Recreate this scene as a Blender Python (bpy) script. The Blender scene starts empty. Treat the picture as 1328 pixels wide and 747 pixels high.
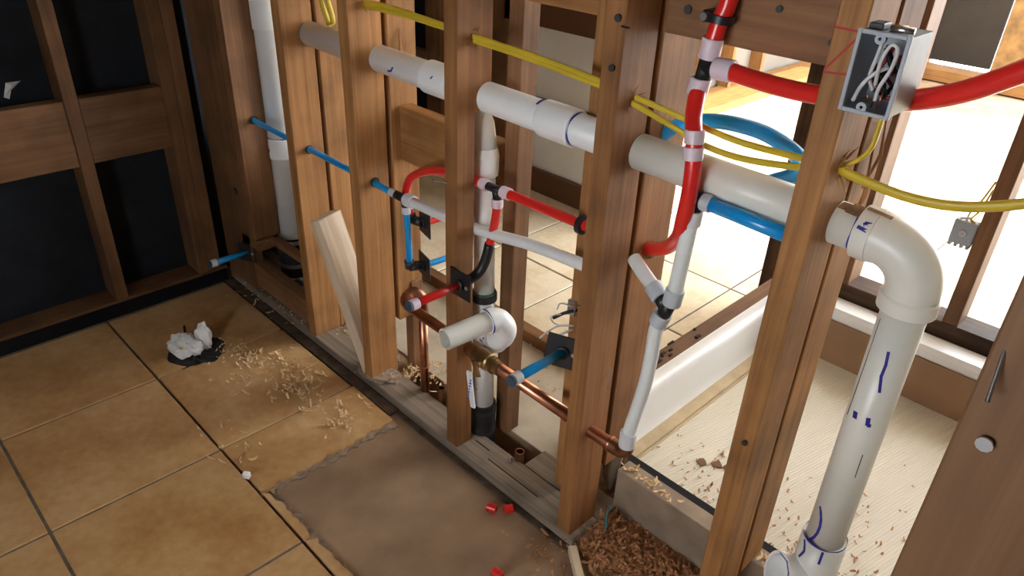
import bpy, bmesh, math, random
from mathutils import Vector, Matrix
random.seed(7)
scene = bpy.context.scene
col = scene.collection
V = Vector
PI = math.pi

# ------------------------------------------------------------------ camera
cam_d = bpy.data.cameras.new('camera'); cam = bpy.data.objects.new('camera', cam_d); col.objects.link(cam)
yaw, pitch, roll = 0.774729, 0.526651, 0.043625
fwd = V((-math.sin(yaw)*math.cos(pitch), math.cos(yaw)*math.cos(pitch), -math.sin(pitch)))
rgt = V((math.cos(yaw), math.sin(yaw), 0)); upv = rgt.cross(fwd)
r2 = math.cos(roll)*rgt + math.sin(roll)*upv
u2 = -math.sin(roll)*rgt + math.cos(roll)*upv
cam.matrix_world = Matrix(((r2.x, u2.x, -fwd.x, 1.10415), (r2.y, u2.y, -fwd.y, -0.91665),
                           (r2.z, u2.z, -fwd.z, 1.28502), (0, 0, 0, 1)))
cam_d.sensor_width = 36; cam_d.lens = 957.33/1328*36; cam_d.clip_start = 0.02
scene.camera = cam

# ------------------------------------------------------------------ light
world = bpy.data.worlds.new('world'); scene.world = world; world.use_nodes = True
wn = world.node_tree.nodes; wl = world.node_tree.links
bg = wn['Background']
bg.inputs[0].default_value = (0.92, 0.96, 1.0, 1); bg.inputs[1].default_value = 11.0
sun_d = bpy.data.lights.new('sun', 'SUN'); sun_d.energy = 9; sun_d.angle = 0.01; sun_d.color = (1, 0.95, 0.86)
sun = bpy.data.objects.new('sun', sun_d); col.objects.link(sun)
SUN_DIR = V((0.60, 0.30, 0.74)).normalized()
sun.rotation_euler = SUN_DIR.to_track_quat('Z', 'Y').to_euler(); sun.location = (2, 6, 8)
vs = scene.view_settings
vs.view_transform = 'Standard'; vs.look = 'None'; vs.gamma = 1; vs.exposure = 0.35; vs.use_curve_mapping = False

# ------------------------------------------------------------------ materials
MATS = {}
def new_mat(name):
    m = bpy.data.materials.new(name); m.use_nodes = True; MATS[name] = m
    nt = m.node_tree; b = nt.nodes['Principled BSDF']
    return m, nt, b
def N(nt, t, **k):
    n = nt.nodes.new(t)
    for a, v in k.items(): setattr(n, a, v)
    return n
def ramp(nt, stops, src):
    r = N(nt, 'ShaderNodeValToRGB'); e = r.color_ramp.elements
    e[0].position, e[0].color = stops[0][0], (*stops[0][1], 1)
    e[1].position, e[1].color = stops[-1][0], (*stops[-1][1], 1)
    for p, c_ in stops[1:-1]:
        q = e.new(p); q.color = (*c_, 1)
    nt.links.new(src, r.inputs[0]); return r
def plain(name, c_, rough=0.5, metal=0.0, var=0.0, scale=20, spec=0.5, coat=0.0, trans=0.0, bump=0.0):
    m, nt, b = new_mat(name)
    b.inputs['Roughness'].default_value = rough; b.inputs['Metallic'].default_value = metal
    b.inputs['Specular IOR Level'].default_value = spec
    b.inputs['Coat Weight'].default_value = coat
    if trans: b.inputs['Subsurface Weight'].default_value = trans; b.inputs['Subsurface Radius'].default_value = (.02, .02, .02); b.inputs['Subsurface Scale'].default_value = 0.3
    if var or bump:
        tc = N(nt, 'ShaderNodeTexCoord'); no = N(nt, 'ShaderNodeTexNoise'); no.inputs['Scale'].default_value = scale; no.inputs['Detail'].default_value = 6
        nt.links.new(tc.outputs['Object'], no.inputs['Vector'])
        d = tuple(max(0, x*(1-var)) for x in c_); l = tuple(min(1, x*(1+var*.5)) for x in c_)
        r = ramp(nt, [(.3, d), (.7, l)], no.outputs[0]); nt.links.new(r.outputs[0], b.inputs['Base Color'])
        if bump:
            bp = N(nt, 'ShaderNodeBump'); bp.inputs['Strength'].default_value = bump; bp.inputs['Distance'].default_value = .004
            nt.links.new(no.outputs[0], bp.inputs['Height']); nt.links.new(bp.outputs[0], b.inputs['Normal'])
    else:
        b.inputs['Base Color'].default_value = (*c_, 1)
    return m
def wood(name, axis, dark, light, rough=0.62, grain=34, stain=0.35):
    m, nt, b = new_mat(name); L = nt.links
    tc = N(nt, 'ShaderNodeTexCoord'); oi = N(nt, 'ShaderNodeObjectInfo')
    mul = N(nt, 'ShaderNodeVectorMath', operation='SCALE'); mul.inputs[0].default_value = (3.1, 5.3, 7.7)
    L.new(oi.outputs['Random'], mul.inputs['Scale'])
    add = N(nt, 'ShaderNodeVectorMath', operation='ADD'); L.new(tc.outputs['Object'], add.inputs[0]); L.new(mul.outputs[0], add.inputs[1])
    mp = N(nt, 'ShaderNodeMapping'); s = [grain, grain, grain]; s['xyz'.index(axis)] = 1.1; mp.inputs['Scale'].default_value = s
    L.new(add.outputs[0], mp.inputs['Vector'])
    no = N(nt, 'ShaderNodeTexNoise'); no.inputs['Scale'].default_value = 1.6; no.inputs['Detail'].default_value = 5; no.inputs['Distortion'].default_value = .5
    L.new(mp.outputs[0], no.inputs['Vector'])
    wv = N(nt, 'ShaderNodeTexNoise'); wv.inputs['Scale'].default_value = 5.5; wv.inputs['Detail'].default_value = 3
    L.new(mp.outputs[0], wv.inputs['Vector'])
    mx = N(nt, 'ShaderNodeMath', operation='MULTIPLY_ADD'); mx.inputs[1].default_value = .35; L.new(wv.outputs[0], mx.inputs[0])
    m2 = N(nt, 'ShaderNodeMath', operation='MULTIPLY'); m2.inputs[1].default_value = .65; L.new(no.outputs[0], m2.inputs[0]); L.new(m2.outputs[0], mx.inputs[2])
    r = ramp(nt, [(.34, dark), (.66, light)], mx.outputs[0])
    # stains and weathering blotches
    st = N(nt, 'ShaderNodeTexNoise'); st.inputs['Scale'].default_value = 6; st.inputs['Detail'].default_value = 4; L.new(add.outputs[0], st.inputs['Vector'])
    sr = ramp(nt, [(.36, (1-stain,)*3), (.56, (1, 1, 1))], st.outputs[0])
    mc = N(nt, 'ShaderNodeMix', data_type='RGBA', blend_type='MULTIPLY'); mc.inputs[0].default_value = 1
    L.new(r.outputs[0], mc.inputs[6]); L.new(sr.outputs[0], mc.inputs[7])
    vo = N(nt, 'ShaderNodeTexVoronoi'); vo.inputs['Scale'].default_value = 4.5
    mk = N(nt, 'ShaderNodeMapping'); sk_ = [1.0, 1.0, 1.0]; sk_['xyz'.index(axis)] = .55; mk.inputs['Scale'].default_value = sk_
    L.new(add.outputs[0], mk.inputs['Vector']); L.new(mk.outputs[0], vo.inputs['Vector'])
    kr = ramp(nt, [(.02, (.38, .34, .30)), (.06, (.7, .66, .62)), (.085, (1, 1, 1))], vo.outputs['Distance'])
    mk2 = N(nt, 'ShaderNodeMix', data_type='RGBA', blend_type='MULTIPLY'); mk2.inputs[0].default_value = .8
    L.new(mc.outputs[2], mk2.inputs[6]); L.new(kr.outputs[0], mk2.inputs[7]); mc = mk2
    hs = N(nt, 'ShaderNodeHueSaturation')
    vr = N(nt, 'ShaderNodeMath', operation='MULTIPLY_ADD'); vr.inputs[1].default_value = .22; vr.inputs[2].default_value = .89
    L.new(oi.outputs['Random'], vr.inputs[0]); L.new(vr.outputs[0], hs.inputs['Value']); L.new(mc.outputs[2], hs.inputs['Color'])
    L.new(hs.outputs[0], b.inputs['Base Color'])
    b.inputs['Roughness'].default_value = rough; b.inputs['Specular IOR Level'].default_value = .3
    bp = N(nt, 'ShaderNodeBump'); bp.inputs['Strength'].default_value = .25; bp.inputs['Distance'].default_value = .003
    L.new(mx.outputs[0], bp.inputs['Height']); L.new(bp.outputs[0], b.inputs['Normal'])
    return m
for ax in 'xyz':
    wood('stud_'+ax, ax, (.28, .122, .038), (.47, .225, .077))
    wood('red_'+ax, ax, (.215, .088, .030), (.37, .165, .058))
    wood('old_'+ax, ax, (.17, .078, .034), (.27, .13, .058))
    wood('dim_'+ax, ax, (.15, .072, .033), (.24, .118, .054))  # browner old wood; the left wall's shade is also put into its colour
    wood('grey_'+ax, ax, (.17, .125, .09), (.36, .285, .21), rough=.8, stain=.35)
    wood('pale_'+ax, ax, (.62, .45, .29), (.80, .64, .47), rough=.6, stain=.06)
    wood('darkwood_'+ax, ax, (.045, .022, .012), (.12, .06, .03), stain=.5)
    wood('brown_'+ax, ax, (.145, .070, .031), (.195, .098, .045), stain=.12)
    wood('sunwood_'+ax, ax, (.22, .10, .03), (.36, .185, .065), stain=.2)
# tile glaze
def tile_mat(name, a, b_, c_):
    m, nt, b = new_mat(name); L = nt.links
    tc = N(nt, 'ShaderNodeTexCoord'); oi = N(nt, 'ShaderNodeObjectInfo')
    mul = N(nt, 'ShaderNodeVectorMath', operation='SCALE'); mul.inputs[0].default_value = (13.1, 9.3, 5); L.new(oi.outputs['Random'], mul.inputs['Scale'])
    add = N(nt, 'ShaderNodeVectorMath', operation='ADD'); L.new(tc.outputs['Object'], add.inputs[0]); L.new(mul.outputs[0], add.inputs[1])
    n1 = N(nt, 'ShaderNodeTexNoise'); n1.inputs['Scale'].default_value = 5; n1.inputs['Detail'].default_value = 8; n1.inputs['Roughness'].default_value = .62; L.new(add.outputs[0], n1.inputs['Vector'])
    n2 = N(nt, 'ShaderNodeTexNoise'); n2.inputs['Scale'].default_value = 45; n2.inputs['Detail'].default_value = 5; L.new(add.outputs[0], n2.inputs['Vector'])
    mx = N(nt, 'ShaderNodeMath', operation='MULTIPLY_ADD'); mx.inputs[1].default_value = .25; L.new(n2.outputs[0], mx.inputs[0])
    m2 = N(nt, 'ShaderNodeMath', operation='MULTIPLY'); m2.inputs[1].default_value = .75; L.new(n1.outputs[0], m2.inputs[0]); L.new(m2.outputs[0], mx.inputs[2])
    r = ramp(nt, [(.32, a), (.5, b_), (.68, c_)], mx.outputs[0]); L.new(r.outputs[0], b.inputs['Base Color'])
    b.inputs['Roughness'].default_value = .42; b.inputs['Specular IOR Level'].default_value = .45
    bp = N(nt, 'ShaderNodeBump'); bp.inputs['Strength'].default_value = .15; bp.inputs['Distance'].default_value = .002
    L.new(n1.outputs[0], bp.inputs['Height']); L.new(bp.outputs[0], b.inputs['Normal'])
    return m
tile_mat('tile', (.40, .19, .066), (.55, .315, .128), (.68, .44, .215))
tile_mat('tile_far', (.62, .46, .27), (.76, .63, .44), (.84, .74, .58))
plain('grout', (.20, .165, .13), .9, var=.4, scale=30)
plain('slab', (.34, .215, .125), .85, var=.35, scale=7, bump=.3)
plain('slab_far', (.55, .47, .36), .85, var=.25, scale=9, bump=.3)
plain('mortar', (.33, .24, .17), .95, var=.45, scale=60, bump=.8)
plain('dirt', (.095, .06, .036), .95, var=.5, scale=40, bump=.8)
plain('soil', (.025, .02, .017), .95, var=.5, scale=40, bump=.8)
plain('tar_paper', (.014, .018, .024), .8, var=.35, scale=12, bump=.5, spec=.25)
plain('black_strip', (.009, .009, .010), .7, spec=.15)
plain('pvc', (.88, .88, .87), .28, var=.05, scale=9)
plain('pvc_cream', (.76, .74, .66), .34, var=.08, scale=9)
plain('pvc_old', (.80, .80, .77), .36, var=.08, scale=9)
plain('rubber', (.012, .013, .015), .5)
plain('black_plastic', (.012, .013, .016), .42)
plain('green_tape', (.03, .09, .06), .5)
plain('steel', (.62, .62, .62), .3, metal=1)
plain('nail', (.06, .055, .05), .55, metal=.6)
plain('nail_dull', (.22, .19, .16), .5, metal=.8)
plain('galv', (.55, .55, .58), .35, metal=.9)
plain('pex_red', (.74, .022, .018), .28, coat=.3)
plain('pex_blue', (.006, .32, .74), .28, coat=.3, trans=.25)
plain('pex_white', (.80, .82, .80), .33, trans=.3)
plain('ring_white', (.72, .72, .74), .4, trans=.3)
plain('ring_pink', (.74, .60, .66), .4, trans=.3)
plain('ring_grey', (.50, .54, .57), .4)
plain('cap_blue', (.03, .06, .10), .45)
plain('copper', (.62, .27, .16), .33, metal=1, var=.35, scale=22)
plain('copper_dark', (.42, .20, .12), .42, metal=1, var=.45, scale=35)
plain('brass', (.50, .34, .16), .38, metal=1, var=.4, scale=40)
plain('marker_blue', (.02, .018, .25), .5)
plain('marker_red', (.42, .03, .02), .7)
plain('label_white', (.85, .86, .88), .4)
plain('label_blue', (.02, .16, .55), .4)
plain('cable_yellow', (.60, .43, .03), .38)
plain('wire_white', (.62, .62, .60), .5)
plain('wire_red', (.30, .02, .02), .5)
plain('box_grey', (.36, .39, .43), .45, var=.06)
plain('box_metal', (.20, .195, .185), .45, metal=.15, var=.3, scale=18)
plain('panel_white', (.84, .84, .78), .7, var=.06, scale=5)
plain('baseboard', (.13, .055, .025), .5)
plain('tub', (.82, .81, .79), .3)
plain('tub_far', (.33, .185, .095), .7, var=.12, scale=6)
plain('tan_edge', (.55, .42, .25), .7, var=.2, scale=20)
plain('bag', (.85, .85, .83), .25, trans=.2)
plain('bag_yellow', (.60, .38, .05), .4)
plain('shaving', (.80, .56, .30), .75, var=.3, scale=200)
plain('shaving_red', (.50, .24, .105), .8, var=.45, scale=150)
plain('chip_dark', (.16, .07, .03), .8)
plain('osb', (.30, .165, .055), .75, var=.45, scale=14, bump=.3)
plain('dark_sheet', (.022, .016, .011), .8, var=.3, scale=6)
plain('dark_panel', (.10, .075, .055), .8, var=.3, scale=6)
plain('drywall', (.74, .70, .62), .9, var=.05, scale=5)
plain('mastic', (.02, .018, .016), .85, var=.6, scale=60, bump=1.0)
plain('kerb', (.31, .225, .155), .85, var=.3, scale=16, bump=.3)
plain('grey_board', (.22, .195, .16), .9, var=.15, scale=4)
plain('grout_far', (.10, .075, .05), .9, var=.3)
plain('dust', (.33, .19, .10), .9, var=.4, scale=120)
plain('teal', (.05, .14, .12), .7)
# ribbed mat (fine relief only)
m, nt, b = new_mat('ribbed_mat')
tc = N(nt, 'ShaderNodeTexCoord'); wv = N(nt, 'ShaderNodeTexWave'); wv.inputs['Scale'].default_value = 44; wv.inputs['Distortion'].default_value = .6; wv.inputs['Detail'].default_value = 2
mp = N(nt, 'ShaderNodeMapping'); mp.inputs['Rotation'].default_value = (0, 0, math.radians(12)); nt.links.new(tc.outputs['Object'], mp.inputs['Vector']); nt.links.new(mp.outputs[0], wv.inputs['Vector'])
rr = ramp(nt, [(0, (.70, .63, .50)), (1, (.76, .69, .56))], wv.outputs['Fac']); nt.links.new(rr.outputs[0], b.inputs['Base Color'])
bp = N(nt, 'ShaderNodeBump'); bp.inputs['Strength'].default_value = .5; bp.inputs['Distance'].default_value = .003
nt.links.new(wv.outputs['Fac'], bp.inputs['Height']); nt.links.new(bp.outputs[0], b.inputs['Normal']); b.inputs['Roughness'].default_value = .7

# ------------------------------------------------------------------ mesh helpers
class MB:
    def __init__(s): s.v = []; s.f = []; s.sm = []
    def add(s, vs_, fs, smooth=False):
        o = len(s.v); s.v += [V(p) for p in vs_]
        for f in fs: s.f.append([i+o for i in f]); s.sm.append(smooth)
        return s
    def box(s, a, b, bev=0.0):
        x0, y0, z0 = a; x1, y1, z1 = b
        return s.obox(V(((x0+x1)/2, (y0+y1)/2, (z0+z1)/2)), V((1, 0, 0)), V((0, 1, 0)), V((0, 0, 1)), abs(x1-x0), abs(y1-y0), abs(z1-z0), bev)
    def obox(s, c_, ux, uy, uz, sx, sy, sz, bev=0.0):
        c_ = V(c_); vs_ = []
        if bev <= 0:
            for k in (-.5, .5):
                for j in (-.5, .5):
                    for i in (-.5, .5): vs_.append(c_+ux*(i*sx)+uy*(j*sy)+uz*(k*sz))
            return s.add(vs_, [(0, 2, 3, 1), (4, 5, 7, 6), (0, 1, 5, 4), (2, 6, 7, 3), (0, 4, 6, 2), (1, 3, 7, 5)])
        h = (sx/2, sy/2, sz/2); bb = min(bev, *[q*.9 for q in h]); idx = {}
        U = (ux, uy, uz)
        for sg in [(a_, b_, d_) for a_ in (-1, 1) for b_ in (-1, 1) for d_ in (-1, 1)]:
            for ax in range(3):
                p = c_.copy()
                for q in range(3): p += U[q]*(sg[q]*(h[q] if q == ax else h[q]-bb))
                idx[(sg, ax)] = len(vs_); vs_.append(p)
        fs = []
        for ax in range(3):
            o1, o2 = (ax+1) % 3, (ax+2) % 3
            for sd in (-1, 1):
                q = []
                for (a_, b_) in ((-1, -1), (1, -1), (1, 1), (-1, 1)):
                    sg = [0, 0, 0]; sg[ax] = sd; sg[o1] = a_; sg[o2] = b_; q.append(idx[(tuple(sg), ax)])
                fs.append(q if sd > 0 else q[::-1])
        for ax in range(3):
            o1, o2 = (ax+1) % 3, (ax+2) % 3
            for a_ in (-1, 1):
                for b_ in (-1, 1):
                    g0 = [0, 0, 0]; g0[o1] = a_; g0[o2] = b_; g1 = list(g0); g0[ax] = -1; g1[ax] = 1
                    g0, g1 = tuple(g0), tuple(g1)
                    q = [idx[(g0, o1)], idx[(g1, o1)], idx[(g1, o2)], idx[(g0, o2)]]
                    fs.append(q if a_*b_ < 0 else q[::-1])
        for sg in [(a_, b_, d_) for a_ in (-1, 1) for b_ in (-1, 1) for d_ in (-1, 1)]:
            q = [idx[(sg, 0)], idx[(sg, 1)], idx[(sg, 2)]]
            fs.append(q if sg[0]*sg[1]*sg[2] > 0 else q[::-1])
        return s.add(vs_, fs)
    def tube(s, pts, r, n=14, caps=True, flat=1.0, up=None):
        pts = [V(p) for p in pts]; rs = r if isinstance(r, (list, tuple)) else [r]*len(pts)
        T = []
        for i in range(len(pts)):
            a = pts[max(0, i-1)]; b_ = pts[min(len(pts)-1, i+1)]; d = b_-a
            T.append(d.normalized() if d.length > 1e-9 else V((0, 0, 1)))
        u = V(up) if up else (V((0, 0, 1)) if abs(T[0].z) < .9 else V((0, 1, 0)))
        u = (u - T[0]*u.dot(T[0])).normalized(); vs_ = []; fs = []
        for i, p in enumerate(pts):
            if i: u = (u - T[i]*u.dot(T[i])).normalized()
            w = T[i].cross(u)
            for k in range(n):
                a = 2*PI*k/n; vs_.append(p + u*(math.cos(a)*rs[i]) + w*(math.sin(a)*rs[i]*flat))
        for i in range(len(pts)-1):
            for k in range(n):
                fs.append((i*n+k, i*n+(k+1) % n, (i+1)*n+(k+1) % n, (i+1)*n+k))
        s.add(vs_, fs, True)
        if caps:
            o = len(s.v)-len(vs_)
            s.f.append([o+k for k in range(n)][::-1]); s.sm.append(False)
            s.f.append([o+(len(pts)-1)*n+k for k in range(n)]); s.sm.append(False)
        return s
    def lathe(s, o, ax, prof, n=24, sharp=True):
        """prof: list of (distance along ax, radius); open profile, closed by caps where r=0"""
        o = V(o); ax = V(ax).normalized(); u = V((0, 0, 1)) if abs(ax.z) < .9 else V((1, 0, 0)); u = (u-ax*u.dot(ax)).normalized(); w = ax.cross(u)
        def ring(t, r): return [o+ax*t+u*(math.cos(2*PI*k/n)*r)+w*(math.sin(2*PI*k/n)*r) for k in range(n)]
        for (t0, r0), (t1, r1) in zip(prof[:-1], prof[1:]):
            s.add(ring(t0, max(r0, 1e-5))+ring(t1, max(r1, 1e-5)), [(k, (k+1) % n, n+(k+1) % n, n+k) for k in range(n)], True)
        return s
    def strip(s, pts, w, th, nrm):
        """thin ribbon along pts, width w, lifted th along the normal function/vec"""
        pts = [V(p) for p in pts]
        for a, b_ in zip(pts[:-1], pts[1:]):
            d = (b_-a); nn = V(nrm) if not callable(nrm) else nrm((a+b_)/2); sd = d.cross(nn).normalized()
            s.obox((a+b_)/2+nn*th*.5, d.normalized(), sd, nn.normalized(), d.length*1.1, w, th)
        return s
    def build(s, name, mat, parent=None, origin=None, fix=True):
        lo = V((min(p.x for p in s.v), min(p.y for p in s.v), min(p.z for p in s.v)))
        hi = V((max(p.x for p in s.v), max(p.y for p in s.v), max(p.z for p in s.v)))
        ctr = V(origin) if origin else V(((lo.x+hi.x)/2, (lo.y+hi.y)/2, lo.z))
        me = bpy.data.meshes.new(name); me.from_pydata([tuple(p-ctr) for p in s.v], [], s.f)
        me.polygons.foreach_set('use_smooth', s.sm); me.materials.append(MATS[mat])
        if fix:
            bm = bmesh.new(); bm.from_mesh(me); bmesh.ops.remove_doubles(bm, verts=bm.verts, dist=1e-6) if s.__dict__.get('weld') else None
            bmesh.ops.recalc_face_normals(bm, faces=bm.faces); bm.to_mesh(me); bm.free()
        o = bpy.data.objects.new(name, me); col.objects.link(o)
        if parent:
            o.parent = parent; w = V((0, 0, 0)); q = parent
            while q: w += q.location; q = q.parent
            o.location = ctr-w
        else: o.location = ctr
        return o
def tag(o, label=None, cat=None, group=None, kind=None):
    if label: o['label'] = label
    if cat: o['category'] = cat
    if group: o['group'] = group
    if kind: o['kind'] = kind
    return o
def empty(name, loc, label, cat, group=None):
    o = bpy.data.objects.new(name, None); col.objects.link(o); o.location = loc; o.empty_display_size = .05
    return tag(o, label, cat, group)
def spline(pts, m=8):
    pts = [V(p) for p in pts]; P = [pts[0]*2-pts[1]]+pts+[pts[-1]*2-pts[-2]]; out = []
    for i in range(1, len(P)-2):
        for k in range(m):
            t = k/m; a, b_, c_, d = P[i-1], P[i], P[i+1], P[i+2]
            out.append(.5*((2*b_)+(c_-a)*t+(2*a-5*b_+4*c_-d)*t*t+(3*b_-a-3*c_+d)*t**3))
    out.append(pts[-1]); return out
def board(name, a, b_, mat, label=None, cat=None, parent=None, group=None, kind=None, bev=.002):
    return tag(MB().box(a, b_, bev).build(name, mat, parent), label, cat, group, kind)
def nail(parent, p, d, length=.012, r=.0018, head=.0045, mat='nail', name='nail'):
    d = V(d).normalized()
    return MB().lathe(p, d, [(-.004, r), (length, r), (length, head), (length+.002, head), (length+.002, 0)], 10).build(name, mat, parent)

# ------------------------------------------------------------------ floor
ZT = -.02; ZS = -.031
fl = MB()
fl.box((-1.6, -2.8, -.15), (3.0, .085, ZS))                     # near slab
fl.box((-1.6, .165, -.15), (.30, .53, ZS+.006))                 # slab behind the wall
fl.box((-1.6, .085, -.15), (-1.02, .165, ZS)); fl.box((-.76, .085, -.15), (-.31, .165, ZS+.004))
fl.box((.30, .085, -.15), (3.0, .165, ZS)); fl.box((.30, .165, -.15), (3.0, .53, -.03))
fl.box((-2.6, .53, -.15), (3.4, 5.6, ZS)); fl.box((-2.8, .1, -.15), (-1.6, .53, ZS))
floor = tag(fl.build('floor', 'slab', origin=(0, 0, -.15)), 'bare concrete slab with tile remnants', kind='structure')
MB().box((-1.1, .05, -.2), (.35, .2, -.12)).build('trench_soil', 'soil', floor)
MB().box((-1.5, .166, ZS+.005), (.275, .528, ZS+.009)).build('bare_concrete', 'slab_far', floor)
MB().box((-1.165, -.036, ZS-.001), (-.20, -.003, -.021)).build('dirt_strip', 'dirt', floor)
MB().box((-.20, -.018, ZS-.001), (.43, -.003, -.024)).build('dirt_strip', 'dirt', floor)
T = .389; G = .0035
xs = [-.757+T*k for k in range(-1, 6)]; ys = [-.428+T*k for k in range(-5, 2)]
def bool_cut(o, cutter):
    md = o.modifiers.new('cut', 'BOOLEAN'); md.operation = 'DIFFERENCE'; md.object = cutter; md.solver = 'EXACT'
    dg = bpy.context.evaluated_depsgraph_get(); dg.update()
    me = bpy.data.meshes.new_from_object(o.evaluated_get(dg)); o.modifiers.remove(md); o.data = me
HC = V((-.818, -.288, 0))
cut = MB(); n = 40
ring = [V((HC.x+(.083+.007*math.sin(5*a)+.004*math.sin(11*a))*math.cos(a), HC.y+(.079+.006*math.cos(4*a))*math.sin(a), 0)) for a in [2*PI*k/n for k in range(n)]]
cut.add([p+V((0, 0, -.06)) for p in ring]+[p+V((0, 0, .05)) for p in ring], [[k for k in range(n)][::-1], [n+k for k in range(n)]]+[(k, (k+1) % n, n+(k+1) % n, n+k) for k in range(n)])
cutter = cut.build('cutter', 'slab')
shared = None; holes = []
def tile(x0, x1, y0, y1, mat='tile', z=ZT, par=None):
    return MB().box((x0+G, y0+G, z-.012), (x1-G, y1-G, z+random.uniform(-.0006, .0006)), .0018).build('tile', mat, par or floor, origin=((x0+x1)/2, (y0+y1)/2, z))
for i in range(len(xs)-1):
    for j in range(len(ys)-1):
        x0, x1, y0, y1 = xs[i], xs[i+1], ys[j], ys[j+1]
        if y0 > -.05: continue
        if y0 > -.45:                                  # the column beside the wall
            if i > 2: continue
            if i == 2: continue
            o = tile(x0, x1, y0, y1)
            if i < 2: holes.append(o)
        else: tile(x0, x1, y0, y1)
for o in holes: bool_cut(o, cutter)
bpy.data.objects.remove(cutter)
def jag(name, outline, z0, z1, mat, par=floor):
    nn = len(outline); mb = MB()
    mb.add([V((x, y, z0)) for x, y in outline]+[V((x, y, z1)) for x, y in outline], [[k for k in range(nn)][::-1], [nn+k for k in range(nn)]]+[(k, (k+1) % nn, nn+(k+1) % nn, nn+k) for k in range(nn)])
    return mb.build(name, mat, par, origin=(sum(p[0] for p in outline)/nn, sum(p[1] for p in outline)/nn, z0))
rj = random.Random(3)
edge = [(-.172+rj.uniform(-.006, .006), -.042-.0135*k) for k in range(27)]
jag('tile', [(-.368+G, -.428+G), (-.172, -.428+G)]+edge[::-1]+[(-.368+G, -.039)], ZT-.012, ZT, 'tile')
jag('tile', [(-.165, -.428+G), (.021-G, -.428+G)]+[(.015-.014*k, -.408+rj.uniform(-.006, .005)) for k in range(13)], ZT-.012, ZT, 'tile')
jag('tile', [(.021+G, -.428+G), (.40, -.428+G)]+[(.40-.014*k, -.402+rj.uniform(-.005, .004)) for k in range(27)], ZT-.012, ZT, 'tile')
jag('mortar_bed', [(-.20, -.405)]+[(-.158+rj.uniform(-.008, .009), -.405+.0125*k) for k in range(30)]+[(-.20, -.035)], ZS-.002, ZT-.006, 'mortar')
jag('mortar_bed', [(-.16, -.425), (.42, -.425)]+[(.42-.015*k, -.392+rj.uniform(-.008, .008)) for k in range(39)], ZS-.002, ZT-.008, 'mortar')
MB().box((xs[0]-.02, -2.4, ZS-.002), (xs[-1], -.43, ZT-.0035)).build('grout', 'grout', floor)
MB().box((xs[0]-.02, -.4275, ZS-.002), (-.905, -.042, ZT-.0035)).build('grout', 'grout', floor)
MB().box((-.775, -.05, ZS-.002), (-.74, -.042, ZT-.0035)).build('grout', 'grout', floor)
MB().box((-.735, -.42, ZS-.002), (-.2, -.042, ZT-.0035)).build('grout', 'grout', floor)
# tiles of the next room
fx = [.05+T*k for k in range(-7, 8)]; fy = [.891+T*k for k in range(-1, 10)]
tf = {}
for i in range(len(fx)-1):
    for j in range(len(fy)-1):
        x0, x1, y0, y1 = fx[i], fx[i+1], fy[j], fy[j+1]
        if y0 < .53: y0 = .535
        if x0 > .2 and y0 < 1.2: continue
        if fx[i] > 0 and y0 < 1.2: x1 = .236
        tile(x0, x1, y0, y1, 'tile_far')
MB().box((-2.6, .53, ZS-.002), (.237, 1.3, ZT-.003)).build('grout', 'grout', floor)
MB().box((-2.6, 1.3, ZS-.002), (3.0, 4.4, ZT-.003)).build('grout', 'grout_far', floor)
# threshold strip in front of these tiles
board('threshold_strip', (-1.5, .488, ZS+.006), (.236, .528, .018), 'old_x', 'thin brown wooden threshold strip along the far tile edge', 'wood strip')

# ------------------------------------------------------------------ the room around
def structure(name, boxes, mat, label=None):
    mb = MB()
    for a, b_ in boxes: mb.box(a, b_)
    return tag(mb.build(name, mat), label, kind='structure')
structure('ceiling', [((-2.8, .15, 2.5), (3.2, 2.5, 2.6))], 'drywall', 'ceiling of the next room')
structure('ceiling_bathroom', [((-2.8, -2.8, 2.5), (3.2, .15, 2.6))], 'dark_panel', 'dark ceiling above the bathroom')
structure('ceiling_far', [((-2.8, 2.5, 2.25), (.45, 5.6, 2.35))], 'drywall', 'roof over the far framing')
structure('wall_daylight_stop', [((-2.8, 2.4, 2.3), (3.1, 2.5, 2.5)), ((1.8, 2.4, -.03), (3.1, 2.5, 2.3))], 'drywall', 'unseen drywall header and side wall added to limit daylight from the yard')  # out of view; header and right part added to narrow the incoming daylight
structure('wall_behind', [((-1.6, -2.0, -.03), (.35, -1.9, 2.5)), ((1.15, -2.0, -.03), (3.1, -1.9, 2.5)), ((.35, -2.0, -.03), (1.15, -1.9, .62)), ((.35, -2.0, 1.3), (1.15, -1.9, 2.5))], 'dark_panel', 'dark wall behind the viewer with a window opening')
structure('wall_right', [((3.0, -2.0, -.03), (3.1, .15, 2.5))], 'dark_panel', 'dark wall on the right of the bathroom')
structure('wall_right_far', [((3.0, .15, -.03), (3.1, 2.5, 2.5))], 'drywall', 'pale drywall on the right of the next room')

# ------------------------------------------------------------------ left wall: tar paper between studs
wl_ = structure('wall_left', [((-1.275, -2.8, -.03), (-1.262, .09, 2.5))], 'tar_paper', 'black tar paper behind the left studs')
for z, y0, y1 in ((.30, -1.2, -.40), (.415, -.34, -.115), (.86, -.33, -.13), (.985, -.30, -.16), (.2, -.6, -.4)):
    MB().box((-1.2622, y0, z), (-1.2608, y1, z+.002)).build('paper_lap', 'tar_paper', wl_)
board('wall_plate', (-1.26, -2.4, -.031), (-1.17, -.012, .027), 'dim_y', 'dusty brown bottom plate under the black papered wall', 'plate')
board('flashing_strip', (-1.1695, -2.4, -.0305), (-1.158, -.02, .018), 'black_strip', 'black flashing strip along the foot of the papered wall', 'strip')
s = board('wall_stud', (-1.26, -.379, .027), (-1.17, -.342, 2.5), 'dim_z', 'old brown stud standing alone between the two black papered bays', 'stud', group='studs of the papered wall')
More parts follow.
